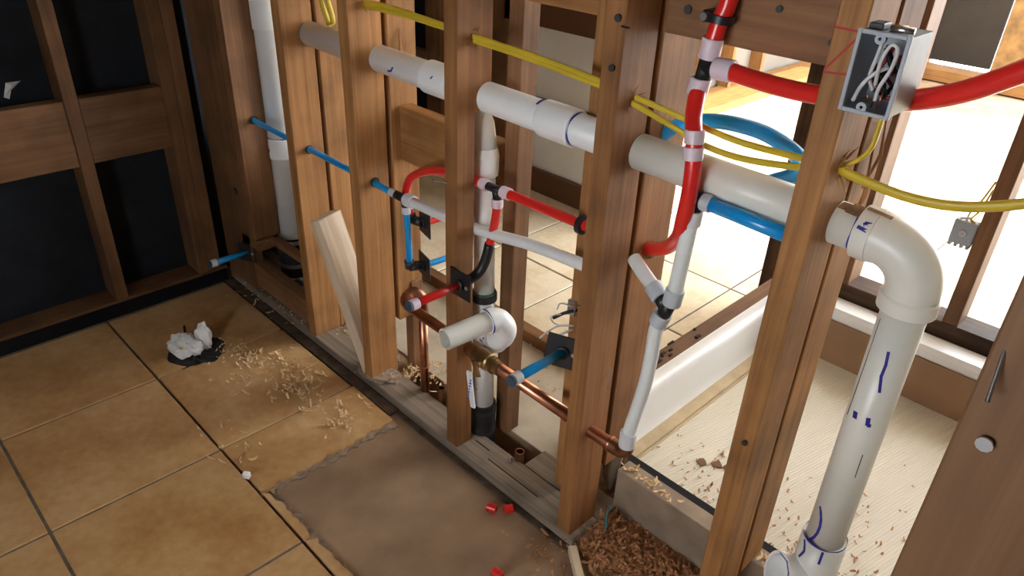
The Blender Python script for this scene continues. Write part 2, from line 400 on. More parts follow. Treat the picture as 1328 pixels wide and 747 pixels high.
s = board('wall_stud', (-1.26, -.112, .027), (-1.17, -.0735, 2.5), 'dim_z', 'old brown stud at the right edge of the black papered bay', 'stud', group='studs of the papered wall')
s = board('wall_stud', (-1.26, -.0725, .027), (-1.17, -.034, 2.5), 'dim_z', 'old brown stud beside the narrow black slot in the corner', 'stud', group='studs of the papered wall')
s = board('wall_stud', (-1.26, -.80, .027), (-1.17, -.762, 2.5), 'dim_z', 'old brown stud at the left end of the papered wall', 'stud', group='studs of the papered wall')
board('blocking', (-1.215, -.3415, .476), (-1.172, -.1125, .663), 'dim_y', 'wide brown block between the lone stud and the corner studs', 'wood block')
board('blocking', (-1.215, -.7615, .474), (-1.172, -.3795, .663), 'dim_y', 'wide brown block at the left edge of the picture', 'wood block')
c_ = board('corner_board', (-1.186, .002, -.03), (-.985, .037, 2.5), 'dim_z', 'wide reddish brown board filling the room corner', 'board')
nail(c_, (-1.03, .002, .345), (0, -1, 0), .004, .003, .012)
bm_ = MB().lathe((.02, 0, 0), (1, 0, 0), [(0, .001), (.004, .012), (.004, 0)], 12)

MB().box((-1.2615, -.0335, -.02), (-1.205, .0015, 2.5)).build('dark_slot_backing', 'black_strip', wl_)  # black backing added so the corner slot stays dark where light leaked in
# scraps of white plaster on the paper
MB().add([V((-1.2612, -.496, .675)), V((-1.2612, -.482, .712)), V((-1.252, -.470, .705)), V((-1.2612, -.445, .712)), V((-1.2595, -.474, .692)), V((-1.2612, -.484, .668))], [(0, 1, 2), (1, 3, 2), (0, 2, 4), (4, 2, 3), (0, 4, 5)]).build('paper_tear', 'panel_white', wl_)

# ------------------------------------------------------------------ plumbing wall studs
W_, D_ = .038, .089
SX = dict(a=-.982, b=-.6595, c=-.3627, d=0.0, e=.3777, f=.7221)
front = {}
def stud(x0, x1, y0, y1, z0, label, mat='stud_z', z1=2.5, group='studs of the plumbing wall'):
    return board('wall_stud', (x0, y0, z0), (x1, y1, z1), mat, label, 'stud', group=group)
front['a'] = stud(SX['a'], -.944, 0, .089, .202, 'brown front stud in the dark corner beside the white stack', 'old_z')
front['b'] = stud(SX['b'], SX['b']+W_, 0, D_, 0, 'front stud right of the white stack, its foot notched')
front['c'] = stud(SX['c'], SX['c']+W_, 0, D_, 0, 'front stud that the pale offcut leans against')
nd = MB(); prof = [(0, 0), (.046, 0), (.046, .845), (.089, .86), (.089, 2.5), (0, 2.5)]; k6 = len(prof)
nd.add([V((0, y, z)) for y, z in prof]+[V((W_, y, z)) for y, z in prof], [list(range(k6)), list(range(k6, 2*k6))[::-1]]+[(k, k6+k, k6+(k+1) % k6, (k+1) % k6) for k in range(k6)])
front['d'] = tag(nd.build('wall_stud', 'red_z', origin=(.019, .044, 0)), 'front stud behind the trap arm stub, the red stub plate on its face', 'stud', 'studs of the plumbing wall')
front['e'] = stud(SX['e'], SX['e']+W_, 0, D_, -.028, 'front stud carrying the black plate of the blue stub', 'red_z')
front['f'] = stud(SX['f'], SX['f']+W_, 0, D_, -.028, 'front stud with red marker lines and the electrical box')
back = {}
back['b'] = stud(SX['b'], SX['b']+W_, .100, .185, 0, 'rear stud behind the notched stud by the white stack')
back['c'] = stud(SX['c'], SX['c']+W_, .103, .184, .16, 'rear stud beside the blue and white tee')
back['c2'] = stud(-.352, -.318, .142, .178, -.02, 'short rear stud foot beside the upright copper pipe', 'old_z', .27)
back['d'] = stud(.027, .067, .142, .19, -.02, 'thin chewed rear stud right of the white drain pipe', 'old_z')
back['e'] = stud(SX['e'], SX['e']+W_, .103, .212, .14, 'rear stud that the red pipe bends into', 'red_z')
back['ec'] = stud(.279, .3175, .100, .185, -.02, 'rear stud on the left with a torn wire bundle')
back['f'] = stud(SX['f'], SX['f']+W_, .099, .182, .108, 'rear stud behind the box stud standing on the concrete kerb')
# rotten foot of the rear stud by the kerb
MB().tube([(.392, .17, .15), (.39, .165, .06), (.398, .16, .02)], [.026, .019, .006], 7).build('rotten_foot', 'grey_z', back['e'])
MB().obox((.395, .19, .13), V((1, 0, 0)), V((0, 1, 0)), V((0, 0, 1)), .034, .02, .14, .003).build('split_piece', 'old_z', back['e'])
# notch in the foot stud
MB().box((-.6595+.008, .089, .0), (-.6215, .14, .075), .003).build('foot_block', 'stud_z', front['b'])
# knots and nails
nail(front['e'], (.404, 0, 1.088), (0, -1, 0), .003, .002, .006); nail(front['e'], (.402, 0, 1.015), (0, -1, 0), .003, .002, .006)
nail(front['e'], (.411, 0, 1.077), (.9, -.5, .1), .022, .0015, .0018)
nail(front['d'], (.007, 0, .702), (-.75, -.6, .05), .03, .0016, .004, 'nail_dull')
nail(front['e'], (.4157, .07, .418), (.25, -.25, -.85), .035, .0014, .003, 'nail_dull')
nail(front['e'], (.385, 0, .58), (-.6, -.6, .1), .016, .0013, .003, 'brass')
nail(front['f'], (.745, 0, .492), (0, -1, 0), .003, .003, .005)
nail(back['f'], (.735, .099, .9), (0, -1, 0), .01)
# red marker lines on the box stud
rm = MB()
for a, b_ in (((.724, 0, 1.127), (.76, 0, 1.126)), ((.724, 0, 1.074), (.756, 0, 1.077)), ((.755, 0, 1.122), (.725, 0, 1.079))):
    rm.strip([a, b_], .0028, .0004, V((0, -1, 0)))
rm.build('marker_line', 'marker_red', front['f'])
# splinters round the bored holes
def splinters(par, x, y, z, nrm=V((1, 0, 0)), k=6, s_=.012):
    mb = MB(); rr_ = random.Random(int(abs(x*1000+z*999)))
    for q in range(k):
        a = rr_.uniform(0, 2*PI); r = rr_.uniform(.008, .016)
        p = V((x, y+math.cos(a)*r, z+math.sin(a)*r)); d = V((rr_.uniform(.2, .8), math.cos(a)*.4, math.sin(a)+rr_.uniform(-.3, .3))).normalized()
        mb.tube([p, p+d*s_*rr_.uniform(.6, 1.5)], [.0016, .0004], 4)
    mb.build('splinter', 'stud_z', par)
splinters(front['c'], -.325, .046, 1.0); splinters(front['d'], .038, .038, .992); splinters(front['e'], .4157, .04, .961); splinters(front['f'], .7601, .045, .95, k=9, s_=.02)
MB().tube([(.762, .13, .97), (.775, .115, .90), (.768, .105, .84)], [.001, .004, .001], 5).build('splinter', 'stud_z', back['f'])
MB().tube([(.762, .15, 1.0), (.772, .14, .95), (.764, .13, .90)], [.001, .003, .001], 5).build('splinter', 'stud_z', back['f'])
MB().tube([(-.323, .135, .94), (-.312, .13, .89), (-.322, .125, .84)], [.001, .005, .001], 5).build('splinter', 'stud_z', back['c'])

# blocking in the wall
board('blocking', (-.3245, .128, .625), (.0265, .166, .762), 'stud_x', 'block nailed level behind the red pipe arc', 'wood block')
tb = board('blocking', (.4162, .102, 1.058), (.7215, .14, 1.25), 'old_x', 'wide brown block that the red pipe is clamped to', 'wood block')
nail(tb, (.455, .102, 1.098), (0, -1, 0), .002, .003, .007); nail(tb, (.60, .102, 1.12), (0, -1, 0), .002, .003, .005); nail(tb, (.684, .102, 1.09), (0, -1, 0), .004, .003, .005)
board('blocking', (.0675, .104, 1.062), (.2785, .142, 1.24), 'stud_x', 'block high between the rear studs above the white panel', 'wood block')
tag(MB().box((-1.045, .002, .166), (-.985, .088, .20), .002).box((-.986, .0, .168), (-.93, .062, .2005), .002).box((-.931, .05, .178), (-.662, .078, .2), .002).build('blocking', 'old_x'), 'notched level block in front of the black rubber sleeve', 'wood block')
board('blocking', (-1.05, .004, .022), (-.662, .042, .106), 'old_x', 'low brown block lying in the dark corner under the sleeve', 'wood block')
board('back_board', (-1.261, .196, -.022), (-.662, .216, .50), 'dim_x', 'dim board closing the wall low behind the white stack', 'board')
# bottom plate
pl = board('bottom_plate', (-1.15, -.002, -.0308), (.43, .083, -.0005), 'grey_x', 'weathered grey bottom plate under the front studs', 'plate')
MB().box((.05, .052, -.0006), (.10, .0545, .0004)).build('crack', 'soil', pl)
MB().box((.12, .03, -.0006), (.29, .0322, .0004)).build('crack', 'soil', pl)
board('bottom_plate', (.19, .086, -.0308), (.43, .162, -.004), 'grey_x', 'grey plate offcut beside the short copper stub', 'plate')
# concrete lumps at a stud foot
def lump(name, c0, r, mat, label=None, cat=None, parent=None, kind=None, seed=1, n_=10):
    rr_ = random.Random(seed); mb = MB(); vs_ = []; fs = []
    for i in range(n_):
        th = PI*.5*i/(n_-1)
        for k in range(16):
            a = 2*PI*k/16; q = 1+rr_.uniform(-.18, .18)
            vs_.append(V((c0[0]+r[0]*math.cos(a)*math.cos(th)*q, c0[1]+r[1]*math.sin(a)*math.cos(th)*q, c0[2]+r[2]*math.sin(th)*q)))
    for i in range(n_-1):
        for k in range(16): fs.append((i*16+k, i*16+(k+1) % 16, (i+1)*16+(k+1) % 16, (i+1)*16+k))
    mb.add(vs_, fs); return tag(mb.build(name, mat, parent), label, cat, kind=kind)
lump('mortar_lump', (-.352, .04, -.004), (.075, .05, .02), 'mortar', 'grey crumbled mortar heaped at a stud foot', 'mortar', seed=4)
lump('mortar_lump', (-.50, .10, -.028), (.13, .07, .022), 'mortar', 'grey crumbled mortar patch behind the pale offcut', 'mortar', seed=5)

# ------------------------------------------------------------------ pipes and fittings
def hollow(name, a, b_, r, ri, mat, parent=None):
    a, b_ = V(a), V(b_); L_ = (b_-a).length
    return MB().lathe(a, b_-a, [(0.0, ri), (0, r), (L_, r), (L_, ri), (0.0, ri)], 26).build(name, mat, parent)
def ringmark(par, c0, ax, r, w=.005, mat='marker_blue', a0=0, a1=2*PI):
    c0 = V(c0); ax = V(ax).normalized(); u = V((0, 0, 1)) if abs(ax.z) < .9 else V((1, 0, 0)); u = (u-ax*u.dot(ax)).normalized(); w_ = ax.cross(u)
    n_ = 28; vs_ = []; fs = []
    for k in range(n_+1):
        a = a0+(a1-a0)*k/n_; d = u*math.cos(a)+w_*math.sin(a); ww = w*(.7+.5*math.sin(3*a+1))
        vs_ += [c0+d*(r+.0006)-ax*ww/2, c0+d*(r+.0006)+ax*ww/2]
    for k in range(n_): fs.append((2*k, 2*k+2, 2*k+3, 2*k+1))
    return MB().add(vs_, fs, True).build('marker_line', mat, par)
def surfmark(par, c0, ax, r, pts, w=.004, mat='marker_blue', ref=V((0, -1, 0))):
    """stroke drawn on a pipe: pts = (along, angle)"""
    c0 = V(c0); ax = V(ax).normalized(); u = (ref-ax*ref.dot(ax)).normalized(); w_ = ax.cross(u)
    P = [c0+ax*t+(u*math.cos(a)+w_*math.sin(a))*(r+.0002) for t, a in pts]
    mb = MB()
    for a, b_ in zip(P[:-1], P[1:]):
        mid = (a+b_)/2; nn = mid-c0; nn = (nn-ax*nn.dot(ax)).normalized(); d = b_-a
        mb.obox(mid, d.normalized(), d.cross(nn).normalized(), nn, d.length*1.15, w, .0008)
    return mb.build('marker_line', mat, par)
# main horizontal drain vent
def mz(x): return .885-.0168*(x+.65)
R2 = .0302
main = empty('vent_pipe', (0, .08, .87), 'white horizontal plastic vent pipe running through all the studs', 'pipe')
pm = lambda x: V((x, .08, mz(x)))
MB().tube([pm(-.68), pm(.79)], R2, 28).build('pipe', 'pvc', main)
MB().tube([pm(.378), pm(.80)], R2+.0003, 28).build('pipe', 'pvc_cream', main)
dirx = (pm(1)-pm(0)).normalized()
def coupling(par, x, L_, R, rc, mat='pvc'):
    return MB().lathe(pm(x), dirx, [(0, R), (0, rc-.002), (.003, rc), (L_-.003, rc), (L_, rc-.002), (L_, R)], 28).build('coupling', mat, par)
coupling(main, -.145, .085, R2, .0355); coupling(main, .195, .08, R2, .0350)
ringmark(main, pm(.277), dirx, R2, .006); ringmark(main, pm(.188), dirx, R2+.001, .005, a0=-2.6, a1=.6)
surfmark(main, pm(-.255), dirx, R2, [(0, .3), (.012, .2), (.02, -.1)], .004, 'marker_blue'); surfmark(main, pm(-.10), dirx, .0355, [(0, -.3), (.004, -.45)], .003)
# elbow and downpipe at the right
elb = [pm(.80), pm(.822)]+[V((.822+.058*math.sin(a), .08+.004*(a/1.57), mz(.822)-.058*(1-math.cos(a)))) for a in [PI/2*k/10 for k in range(1, 11)]]+[V((.88, .085, mz(.82)-.072))]
MB().tube(elb, [.0365]*2+[.0355]*10+[.0365], 28).build('elbow', 'pvc_cream', main)
MB().lathe(pm(.795), dirx, [(0, R2), (0, .0375), (.022, .0385), (.022, .036)], 28).build('elbow_rim', 'pvc_cream', main)
ez = mz(.82)-.058
MB().lathe((.88, .085, ez-.03), (0, 0, 1), [(0, R2), (0, .0385), (.02, .0385), (.024, .036)], 28).build('elbow_rim', 'pvc_cream', main)
ringmark(main, pm(.792), dirx, R2, .004, a0=-.5, a1=3.0)
surfmark(main, pm(.80), dirx, .0375, [(0, -.5), (.012, -.45), (.006, -.7), (.014, -.72)], .005)
for t0, t1, w0 in ((.764, .80, .016), (.776, .80, .024), (.80, .83, .006)): surfmark(main, pm(t0), dirx, R2 if t0 < .79 else .0385, [(0, 0), (t1-t0, .1)], w0, 'dust', V((0, -.25, 1)))
MB().tube([(.88, .085, ez-.02), (.882, .085, .30)], R2, 28).build('downpipe', 'pvc_cream', main)
surfmark(main, (.8805, .085, .715), (0, 0, -1), R2, [(0, -.15), (.02, -.22), (.04, -.2), (.065, -.35)], .004)
surfmark(main, (.8805, .085, .60), (0, 0, -1), R2, [(0, -.3), (.012, -.35), (.012, -.5)], .006); surfmark(main, (.8805, .085, .60), (0, 0, -1), R2, [(.0, .35), (.01, .3)], .007)
surfmark(main, (.881, .085, .75), (0, 0, -1), R2, [(0, .8), (.07, .8), (.16, .85)], .0012, 'nail'); surfmark(main, (.881, .085, .53), (0, 0, -1), R2, [(0, -.6), (.04, -.62)], .0012, 'nail')
tee = tag(MB().tube([(.882, .085, .325), (.882, .085, .17)], .0365, 28).build('sanitary_tee', 'pvc_cream', main))
ringmark(main, (.882, .085, .326), (0, 0, 1), .0345, .006)
surfmark(main, (.882, .085, .40), (0, 0, -1), R2, [(0, .55), (.008, .4), (.02, .25), (.035, .18), (.05, .2), (.063, .3), (.075, .5)], .0045)
surfmark(main, (.882, .085, .322), (0, 0, -1), .0367, [(0, -.35), (.025, -.35)], .004); surfmark(main, (.882, .085, .322), (0, 0, -1), .0367, [(0, .6), (.01, .48), (.02, .42), (.03, .5), (.04, .6)], .004)
MB().lathe((.88, .075, .225), (-.62, -.72, .32), [(0, .036), (.062, .036), (.062, .0305), (.02, .0295), (.02, 0)], 28).build('tee_inlet', 'pvc', tee)
surfmark(tee, V((.88, .075, .225))+V((-.62, -.72, .32)).normalized()*.062, (-.62, -.72, .32), .032, [(0, .2), (.0, .7), (0, 1.2), (0, 1.8), (0, 2.5)], .003)
# vertical drain behind the third stud
DX, DY = .02, .10
dr = empty('drain_pipe', (DX, DY, -.03), 'white upright drain with black rubber sleeve behind the middle stud', 'pipe')
r15 = .0242
MB().tube([(-.02, .09, .855), (.0, DY, .805), (.0095, DY, .745)], [.026, .027, .0295], 22).build('wye_branch', 'pvc_old', dr)
MB().lathe((.011, DY, .698), (0, 0, 1), [(0, r15), (0, .0300), (.042, .0312), (.062, .0275)], 26).build('hub', 'pvc_old', dr)
surfmark(dr, (.003, DY, .80), (.15, 0, -1), .0275, [(0, .3), (.004, .7), (.001, 1.0)], .004, 'nail'); surfmark(dr, (.0, DY, .815), (.15, 0, -1), .0275, [(0, .4), (.004, .9)], .003, 'nail')
MB().tube([(.011, DY, .71), (.0185, DY, .40)], r15, 24).build('pipe', 'pvc_old', dr)
MB().lathe((.0187, DY, .389), (0, 0, 1), [(0, .025), (0, .0305), (.017, .0305), (.017, .025)], 24).build('joint_band', 'rubber', dr)
MB().lathe((.0187, DY, .406), (0, 0, 1), [(0, .0245), (0, .0275), (.006, .0275), (.006, .0245)], 24).build('joint_band', 'green_tape', dr)
MB().tube([(.0187, DY, .392), (.0235, DY, .06)], .0265, 24).build('pipe', 'pvc', dr)
tt = MB().lathe((.012, DY, .288), (1, -.25, .33), [(0, .027), (.084, .0285), (.088, .027), (.088, 0)], 24).build('tee_branch', 'pvc', dr)
surfmark(tt, V((.012, DY, .288)), (1, -.25, .33), .0285, [(.062, -1.2), (.064, -.4), (.062, .4), (.064, 1.2)], .004); surfmark(tt, V((.012, DY, .288)), (1, -.25, .33), .0285, [(.06, -.1), (.048, -.2)], .003)
SY, DY = DY, .078
e2 = spline([(.08, DY, .316), (.104, DY+.002, .334), (.113, DY, .362), (.107, DY-.014, .386), (.099, DY-.03, .391)], 5)
MB().tube(e2, .0272, 22).build('elbow', 'pvc', dr)
AD = V((-.12, -1, -.04)).normalized()
MB().lathe((.1005, DY-.022, .3905), AD, [(0, .027), (0, .0298), (.020, .0298), (.020, .024)], 26).build('hub', 'pvc', dr)
ringmark(dr, V((.1005, DY-.022, .3905))+AD*.021, AD, .0298, .004)
arm = hollow('trap_arm', V((.1005, DY-.022, .3905)), V((.1005, DY-.022, .3905))+AD*.132, .0243, .0205, 'pvc_cream', dr)
MB().lathe(V((.1005, DY-.022, .3905))+AD*.08, AD, [(0, 0), (0, .0205)], 20).build('pipe_bore', 'ring_grey', arm)
DY = SY
surfmark(dr, (.023, DY, .14), (0, 0, -1), .0265, [(0, -.2), (0, .7)], .003); surfmark(dr, (.022, DY, .18), (0, 0, -1), .0265, [(0, .4), (.005, .4)], .004); surfmark(dr, (.023, DY, .12), (0, 0, -1), .0265, [(0, .4), (.005, .4)], .004)
sl = MB().lathe((.0235, DY, -.08), (0, 0, 1), [(0, .034), (.045, .034), (.05, .0355), (.09, .0355), (.10, .033), (.165, .033), (.165, .026)], 24).build('rubber_sleeve', 'rubber', dr)
MB().lathe((.0235, DY, .06), (0, 0, 1), [(0, .033), (0, .0346), (.013, .0346), (.013, .033)], 24).build('hose_clamp', 'nail', sl)
MB().lathe((.0235, DY, -.005), (0, 0, 1), [(0, .033), (0, .0362), (.012, .0362), (.012, .033)], 24).build('hose_clamp', 'nail', sl)
# left soil stack
sk = empty('soil_stack', (-.955, .135, .03), 'wide white soil stack standing in the dark left corner', 'pipe')
sx = lambda z: V((-.958+.016*z, .135, z))
MB().tube([sx(.12), sx(2.4)], .0445, 30).build('pipe', 'pvc_old', sk)
for z0, z1, rc in ((.84, .925, .0505), (.455, .52, .049)):
    MB().lathe(sx(z0), sx(1)-sx(0), [(0, .0445), (0, rc-.002), (.003, rc), (z1-z0-.003, rc), (z1-z0, rc-.002), (z1-z0, .0445)], 30).build('coupling', 'pvc_old', sk)
ringmark(sk, sx(.521), (0, 0, 1), .0447, .006)
surfmark(sk, sx(.838), (0, 0, -1), .0447, [(0, .1), (.0, .5)], .006)
surfmark(sk, sx(.49), (0, 0, -1), .049, [(0, -.1), (.01, -.1)], .009)
surfmark(sk, sx(.36), (0, 0, -1), .0445, [(0, .0), (.03, .05), (.07, -.05), (.10, .15), (.14, .1)], .005); surfmark(sk, sx(.27), (0, 0, -1), .0445, [(0, .35), (.03, .5), (.07, .5)], .005)
surfmark(sk, sx(.27), (0, 0, -1), .0445, [(-.01, .75), (.0, 1.05), (.06, 1.0)], .005)
bt = MB().lathe(sx(.04), (0, 0, 1), [(0, .051), (.14, .051), (.14, .044)], 28).build('rubber_sleeve', 'rubber', sk)
for z in (.162, .075): MB().lathe(sx(z), (0, 0, 1), [(0, .051), (0, .0525), (.014, .0525), (.014, .051)], 28).build('hose_clamp', 'steel', bt)

# PEX helpers
RP = .0130; RB = .0080
def pex(parent, pts, r, mat, name='tube', m=8, n=16):
    return MB().tube(spline(pts, m), r, n).build(name, mat, parent)
def ring(parent, c0, ax, r, L_=.022, t=.0045, mat='ring_white', name='crimp_ring'):
    c0 = V(c0)-V(ax).normalized()*L_/2
    return MB().lathe(c0, ax, [(0, r*.9), (0, r+t*.6), (.002, r+t*.72), (L_-.002, r+t*.72), (L_, r+t*.6), (L_, r*.9)], 20).build(name, mat, parent)
def body(parent, segs, r, mat='black_plastic', name='tee_fitting'):
    mb = MB()
    for a, b_ in segs: mb.tube([a, b_], r, 14)
    return mb.build(name, mat, parent)
# red riser by the box stud
red = empty('red_pipe', (.53, .06, .7), 'red water pipe rising past the white pipe with a tee to the right', 'pipe')
rv = [(.545, .082, 1.25), (.532, .08, 1.124), (.525, .078, 1.097), (.52, .075, 1.058)]
pex(red, rv, RP, 'pex_red')
ring(red, (.5195, .075, 1.056), (.1, 0, 1), RP, .03, .004, 'ring_pink')
body(red, [((.519, .074, 1.045), (.516, .07, 1.005)), ((.5175, .072, 1.028), (.545, .072, 1.03))], .0125)
ring(red, (.514, .068, 1.0), (.1, .05, 1), RP, .026, .004, 'ring_pink')
pex(red, [(.514, .067, 1.0), (.524, .05, .965), (.538, .034, .945), (.5455, .028, .93)], RP, 'pex_red')
pex(red, [(.5455, .028, .935), (.553, .025, .89), (.554, .025, .846), (.546, .034, .80), (.527, .06, .755), (.479, .105, .702), (.42, .141, .664), (.405, .148, .655)], RP, 'pex_red')
ring(red, (.5445, .0285, .938), (-.15, .1, 1), RP, .02, .003, 'ring_pink'); ring(red, (.548, .027, .914), (-.15, .05, 1), RP, .02, .003, 'ring_pink')
ring(red, (.549, .072, 1.031), (1, 0, .03), RP, .03, .0045, 'ring_pink')
pex(red, [(.55, .072, 1.031), (.626, .07, 1.0265), (.691, .067, 1.028), (.76, .06, 1.038), (.817, .05, 1.052), (.869, .04, 1.075), (.925, .03, 1.113), (1.0, .02, 1.17)], RP, 'pex_red', 'branch_tube')
cl = MB().lathe((.5255, .078, 1.093), (.1, 0, 1), [(0, RP), (0, .019), (.011, .019), (.011, RP)], 18).build('pipe_clamp', 'black_plastic', red)
MB().box((.497, .072, 1.09), (.515, .100, 1.107), .002).build('clamp_foot', 'black_plastic', cl)
nail(cl, (.502, .074, 1.098), (0, -1, 0), .004, .003, .006, 'steel', 'screw')
MB().lathe((.418, .141, .664), (1, -.4, .4), [(0, .020), (.004, .019), (.004, .014)], 14).build('hole_rim', 'stud_z', red)
# blue loop
bl = empty('blue_pipe', (.53, .15, .85), 'thick blue water pipe looping above the white pipe near the box stud', 'pipe')
pex(bl, [(.40, .15, .868), (.438, .15, .904), (.502, .15, .928), (.578, .15, .933), (.633, .15, .921), (.664, .15, .903), (.662, .152, .886), (.626, .155, .862), (.585, .157, .835), (.53, .16, .80)], RP*.95, 'pex_blue')
# white riser with tees
wr = empty('white_pipe', (.52, .045, .28), 'white water pipe with black tees curving down to the copper elbow', 'pipe')
body(wr, [((.5565, .045, .845), (.555, .045, .805)), ((.5565, .045, .836), (.572, .045, .837))], .012)
ring(wr, (.5545, .045, .806), (.05, 0, 1), RP, .026, .004, 'ring_white')
pex(wr, [(.554, .045, .808), (.553, .045, .79), (.5495, .045, .72), (.546, .045, .655)], RP, 'pex_white')
ring(wr, (.5455, .045, .655), (.1, 0, 1), RP, .03, .0048, 'ring_grey')
body(wr, [((.543, .045, .648), (.529, .045, .603)), ((.535, .045, .628), (.515, .05, .642))], .0125)
ring(wr, (.5275, .045, .603), (.35, 0, 1), RP, .026, .0048, 'ring_grey')
ring(wr, (.508, .052, .645), (1, -.3, -.45), RP, .028, .0048, 'ring_grey')
pex(wr, [(.51, .052, .643), (.462, .07, .658), (.43, .085, .667)], RP, 'pex_white', 'stub')
pex(wr, [(.5275, .045, .605), (.522, .045, .572), (.5225, .043, .52), (.521, .041, .465), (.515, .038, .405), (.508, .036, .355), (.505, .035, .32)], RP, 'pex_white')
ring(wr, (.505, .035, .318), (0, 0, 1), RP, .034, .005, 'ring_white')
bb = empty('blue_branch_pipe', (.63, .045, .82), 'straight blue pipe from the upper black tee to the box stud', 'pipe')
ring(bb, (.576, .045, .8375), (1, 0, 0), .0115, .016, .004, 'ring_grey'); MB().tube([(.575, .045, .8375), (.73, .045, .832)], .0115, 16).build('tube', 'pex_blue', bb)
# blue 1/2 inch cold line
cb = empty('blue_line', (-.6, .045, .58), 'thin blue water line threaded through the left studs to a tee', 'pipe')
pex(cb, [(-.97, .05, .586), (-.944, .051, .585), (-.80, .046, .588), (-.62, .042, .590), (-.45, .043, .588), (-.325, .045, .585), (-.262, .053, .577), (-.238, .058, .573)], RB, 'pex_blue')
for x in (-.9438, -.6213, -.3245): MB().lathe((x, {-.9438: .051, -.6213: .042, -.3245: .045}[x], .588), (1, 0, 0), [(-.004, .0095), (.0035, .0125), (.0035, .0085)], 14).build('hole_bushing', 'black_plastic', cb)
ring(cb, (-.262, .053, .577), (1, .3, -.15), RB, .018, .003, 'ring_grey')
body(cb, [((-.252, .055, .576), (-.215, .06, .572)), ((-.222, .06, .573), (-.2195, .06, .55))], .0105)
ring(cb, (-.2195, .06, .545), (0, 0, 1), RB, .018, .004, 'ring_white')
pex(cb, [(-.2195, .06, .545), (-.216, .06, .50), (-.217, .062, .44), (-.220, .064, .397)], RB, 'pex_blue', 'drop_tube')
body(cb, [((-.220, .064, .405), (-.220, .066, .385)), ((-.220, .066, .388), (-.212, .098, .384))], .0125, name='bend_bracket')
def plate(parent, c0, ux=V((1, 0, -.05)), s_=.064, nrm=V((0, -1, 0)), screws=True):
    c0 = V(c0); nrm = V(nrm).normalized(); ux = V(ux); ux = (ux-nrm*ux.dot(nrm)).normalized(); uz = nrm.cross(ux)
    mb = MB(); mb.obox(c0, ux, uz, nrm, s_, s_, .004, .0015)
    mb.lathe(c0, nrm, [(0, .014), (.008, .0135), (.010, .010)], 16)
    o = mb.build('stub_plate', 'black_plastic', parent)
    if screws: MB().lathe(c0+ux*.022+uz*0.0, nrm, [(.002, .005), (.004, .0045), (.004, 0)], 10).build('screw', 'galv', o)
    return o
plate(cb, (-.207, .102, .383), V((.97, -.25, 0)), nrm=V((-.25, -.97, 0)), screws=False)
pex(cb, [(-.207, .11, .383), (-.204, .15, .383), (-.20, .24, .383)], RB, 'pex_blue', 'stub')
# white line to the right of the tee
wl2 = empty('white_line', (.05, .06, .6), 'white water line crossing behind the middle stud', 'pipe')
ring(wl2, (-.205, .061, .573), (1, 0, 0), RP, .026, .005, 'ring_white')
pex(wl2, [(-.205, .061, .573), (-.08, .06, .579), (.03, .0595, .587), (.115, .059, .600), (.199, .06, .613), (.322, .058, .624), (.385, .056, .629)], RP*.95, 'pex_white')
# red hot line
rl = empty('red_line', (.0, .06, .6), 'thin red water line arching over the tee and on to the plate stud', 'pipe')
pex(rl, [(-.238, .088, .515), (-.247, .082, .55), (-.243, .08, .585), (-.217, .078, .625), (-.145, .072, .664), (-.05, .0625, .692), (.03, .060, .6975), (.05, .060, .698)], .0100, 'pex_red')
body(rl, [((-.238, .088, .52), (-.236, .09, .503)), ((-.236, .09, .505), (-.206, .1, .503))], .0115, name='bend_bracket')
plate(rl, (-.203, .103, .503), V((.97, -.25, 0)), nrm=V((-.25, -.97, 0)), screws=False)
pex(rl, [(-.203, .11, .503), (-.20, .16, .503), (-.197, .24, .503)], .008, 'pex_red', 'stub')
ring(rl, (.056, .060, .6983), (1, 0, 0), .0100, .02, .0035, 'ring_pink')
body(rl, [((.063, .06, .6985), (.115, .06, .6998)), ((.09, .06, .699), (.094, .06, .680))], .009)
ring(rl, (.120, .06, .70), (1, 0, .02), .0100, .022, .0035, 'ring_pink'); ring(rl, (.095, .06, .670), (0, 0, 1), .0100, .018, .0035, 'ring_pink')
pex(rl, [(.12, .06, .70), (.21, .06, .702), (.309, .06, .704), (.385, .06, .705)], .0100, 'pex_red', 'branch_tube')
MB().lathe((.318, .06, .704), (1, 0, 0), [(0, .009), (0, .019), (.010, .019), (.010, .009)], 16).build('pipe_clamp', 'black_plastic', rl)
pex(rl, [(.095, .06, .672), (.092, .06, .640), (.083, .058, .588), (.075, .052, .545), (.072, .046, .52)], .0092, 'pex_red', 'drop_tube')
bk = MB().tube(spline([(.080, .056, .572), (.074, .049, .53), (.067, .036, .502), (.058, .004, .484)], 5), .0115, 12).build('bend_bracket', 'black_plastic', rl)
# capped stub-outs
def stubout(name, c0, L_, mat, label, ux, nrm, s_=.066):
    e = empty(name, c0, label, 'pipe stub'); c0 = V(c0)
    plate(e, c0, ux, s_, nrm)
    MB().tube([c0+V((0, .01, 0)), c0+V((0, -L_, 0))], .0092, 16).build('tube', mat, e)
    ring(e, c0+V((0, -L_+.002, 0)), (0, -1, 0), .0092, .018, .004, 'ring_white' if mat != 'pex_red' else 'ring_pink')
    MB().lathe(c0+V((0, -L_-.006, 0)), (0, -1, 0), [(0, .0095), (.006, .012), (.008, .011), (.008, 0)], 18).build('end_cap', 'cap_blue', e)
    return e
stubout('capped_stub', (.356, -.004, .4635), .128, 'pex_blue', 'blue capped stub on a black plate at the right front stud', V((.88, .47, -.09)), V((.47, -.88, .1)), .070)
stubout('capped_stub', (.054, -.004, .482), .128, 'pex_red', 'red capped stub above the copper pipe on the middle stud', V((1, 0, 0)), V((0, -1, 0)), .066)
stubout('capped_stub', (-1.01, -.004, .137), .115, 'pex_blue', 'blue capped stub in the dark far left corner', V((.9, .42, 0)), V((.42, -.9, 0)), .066)

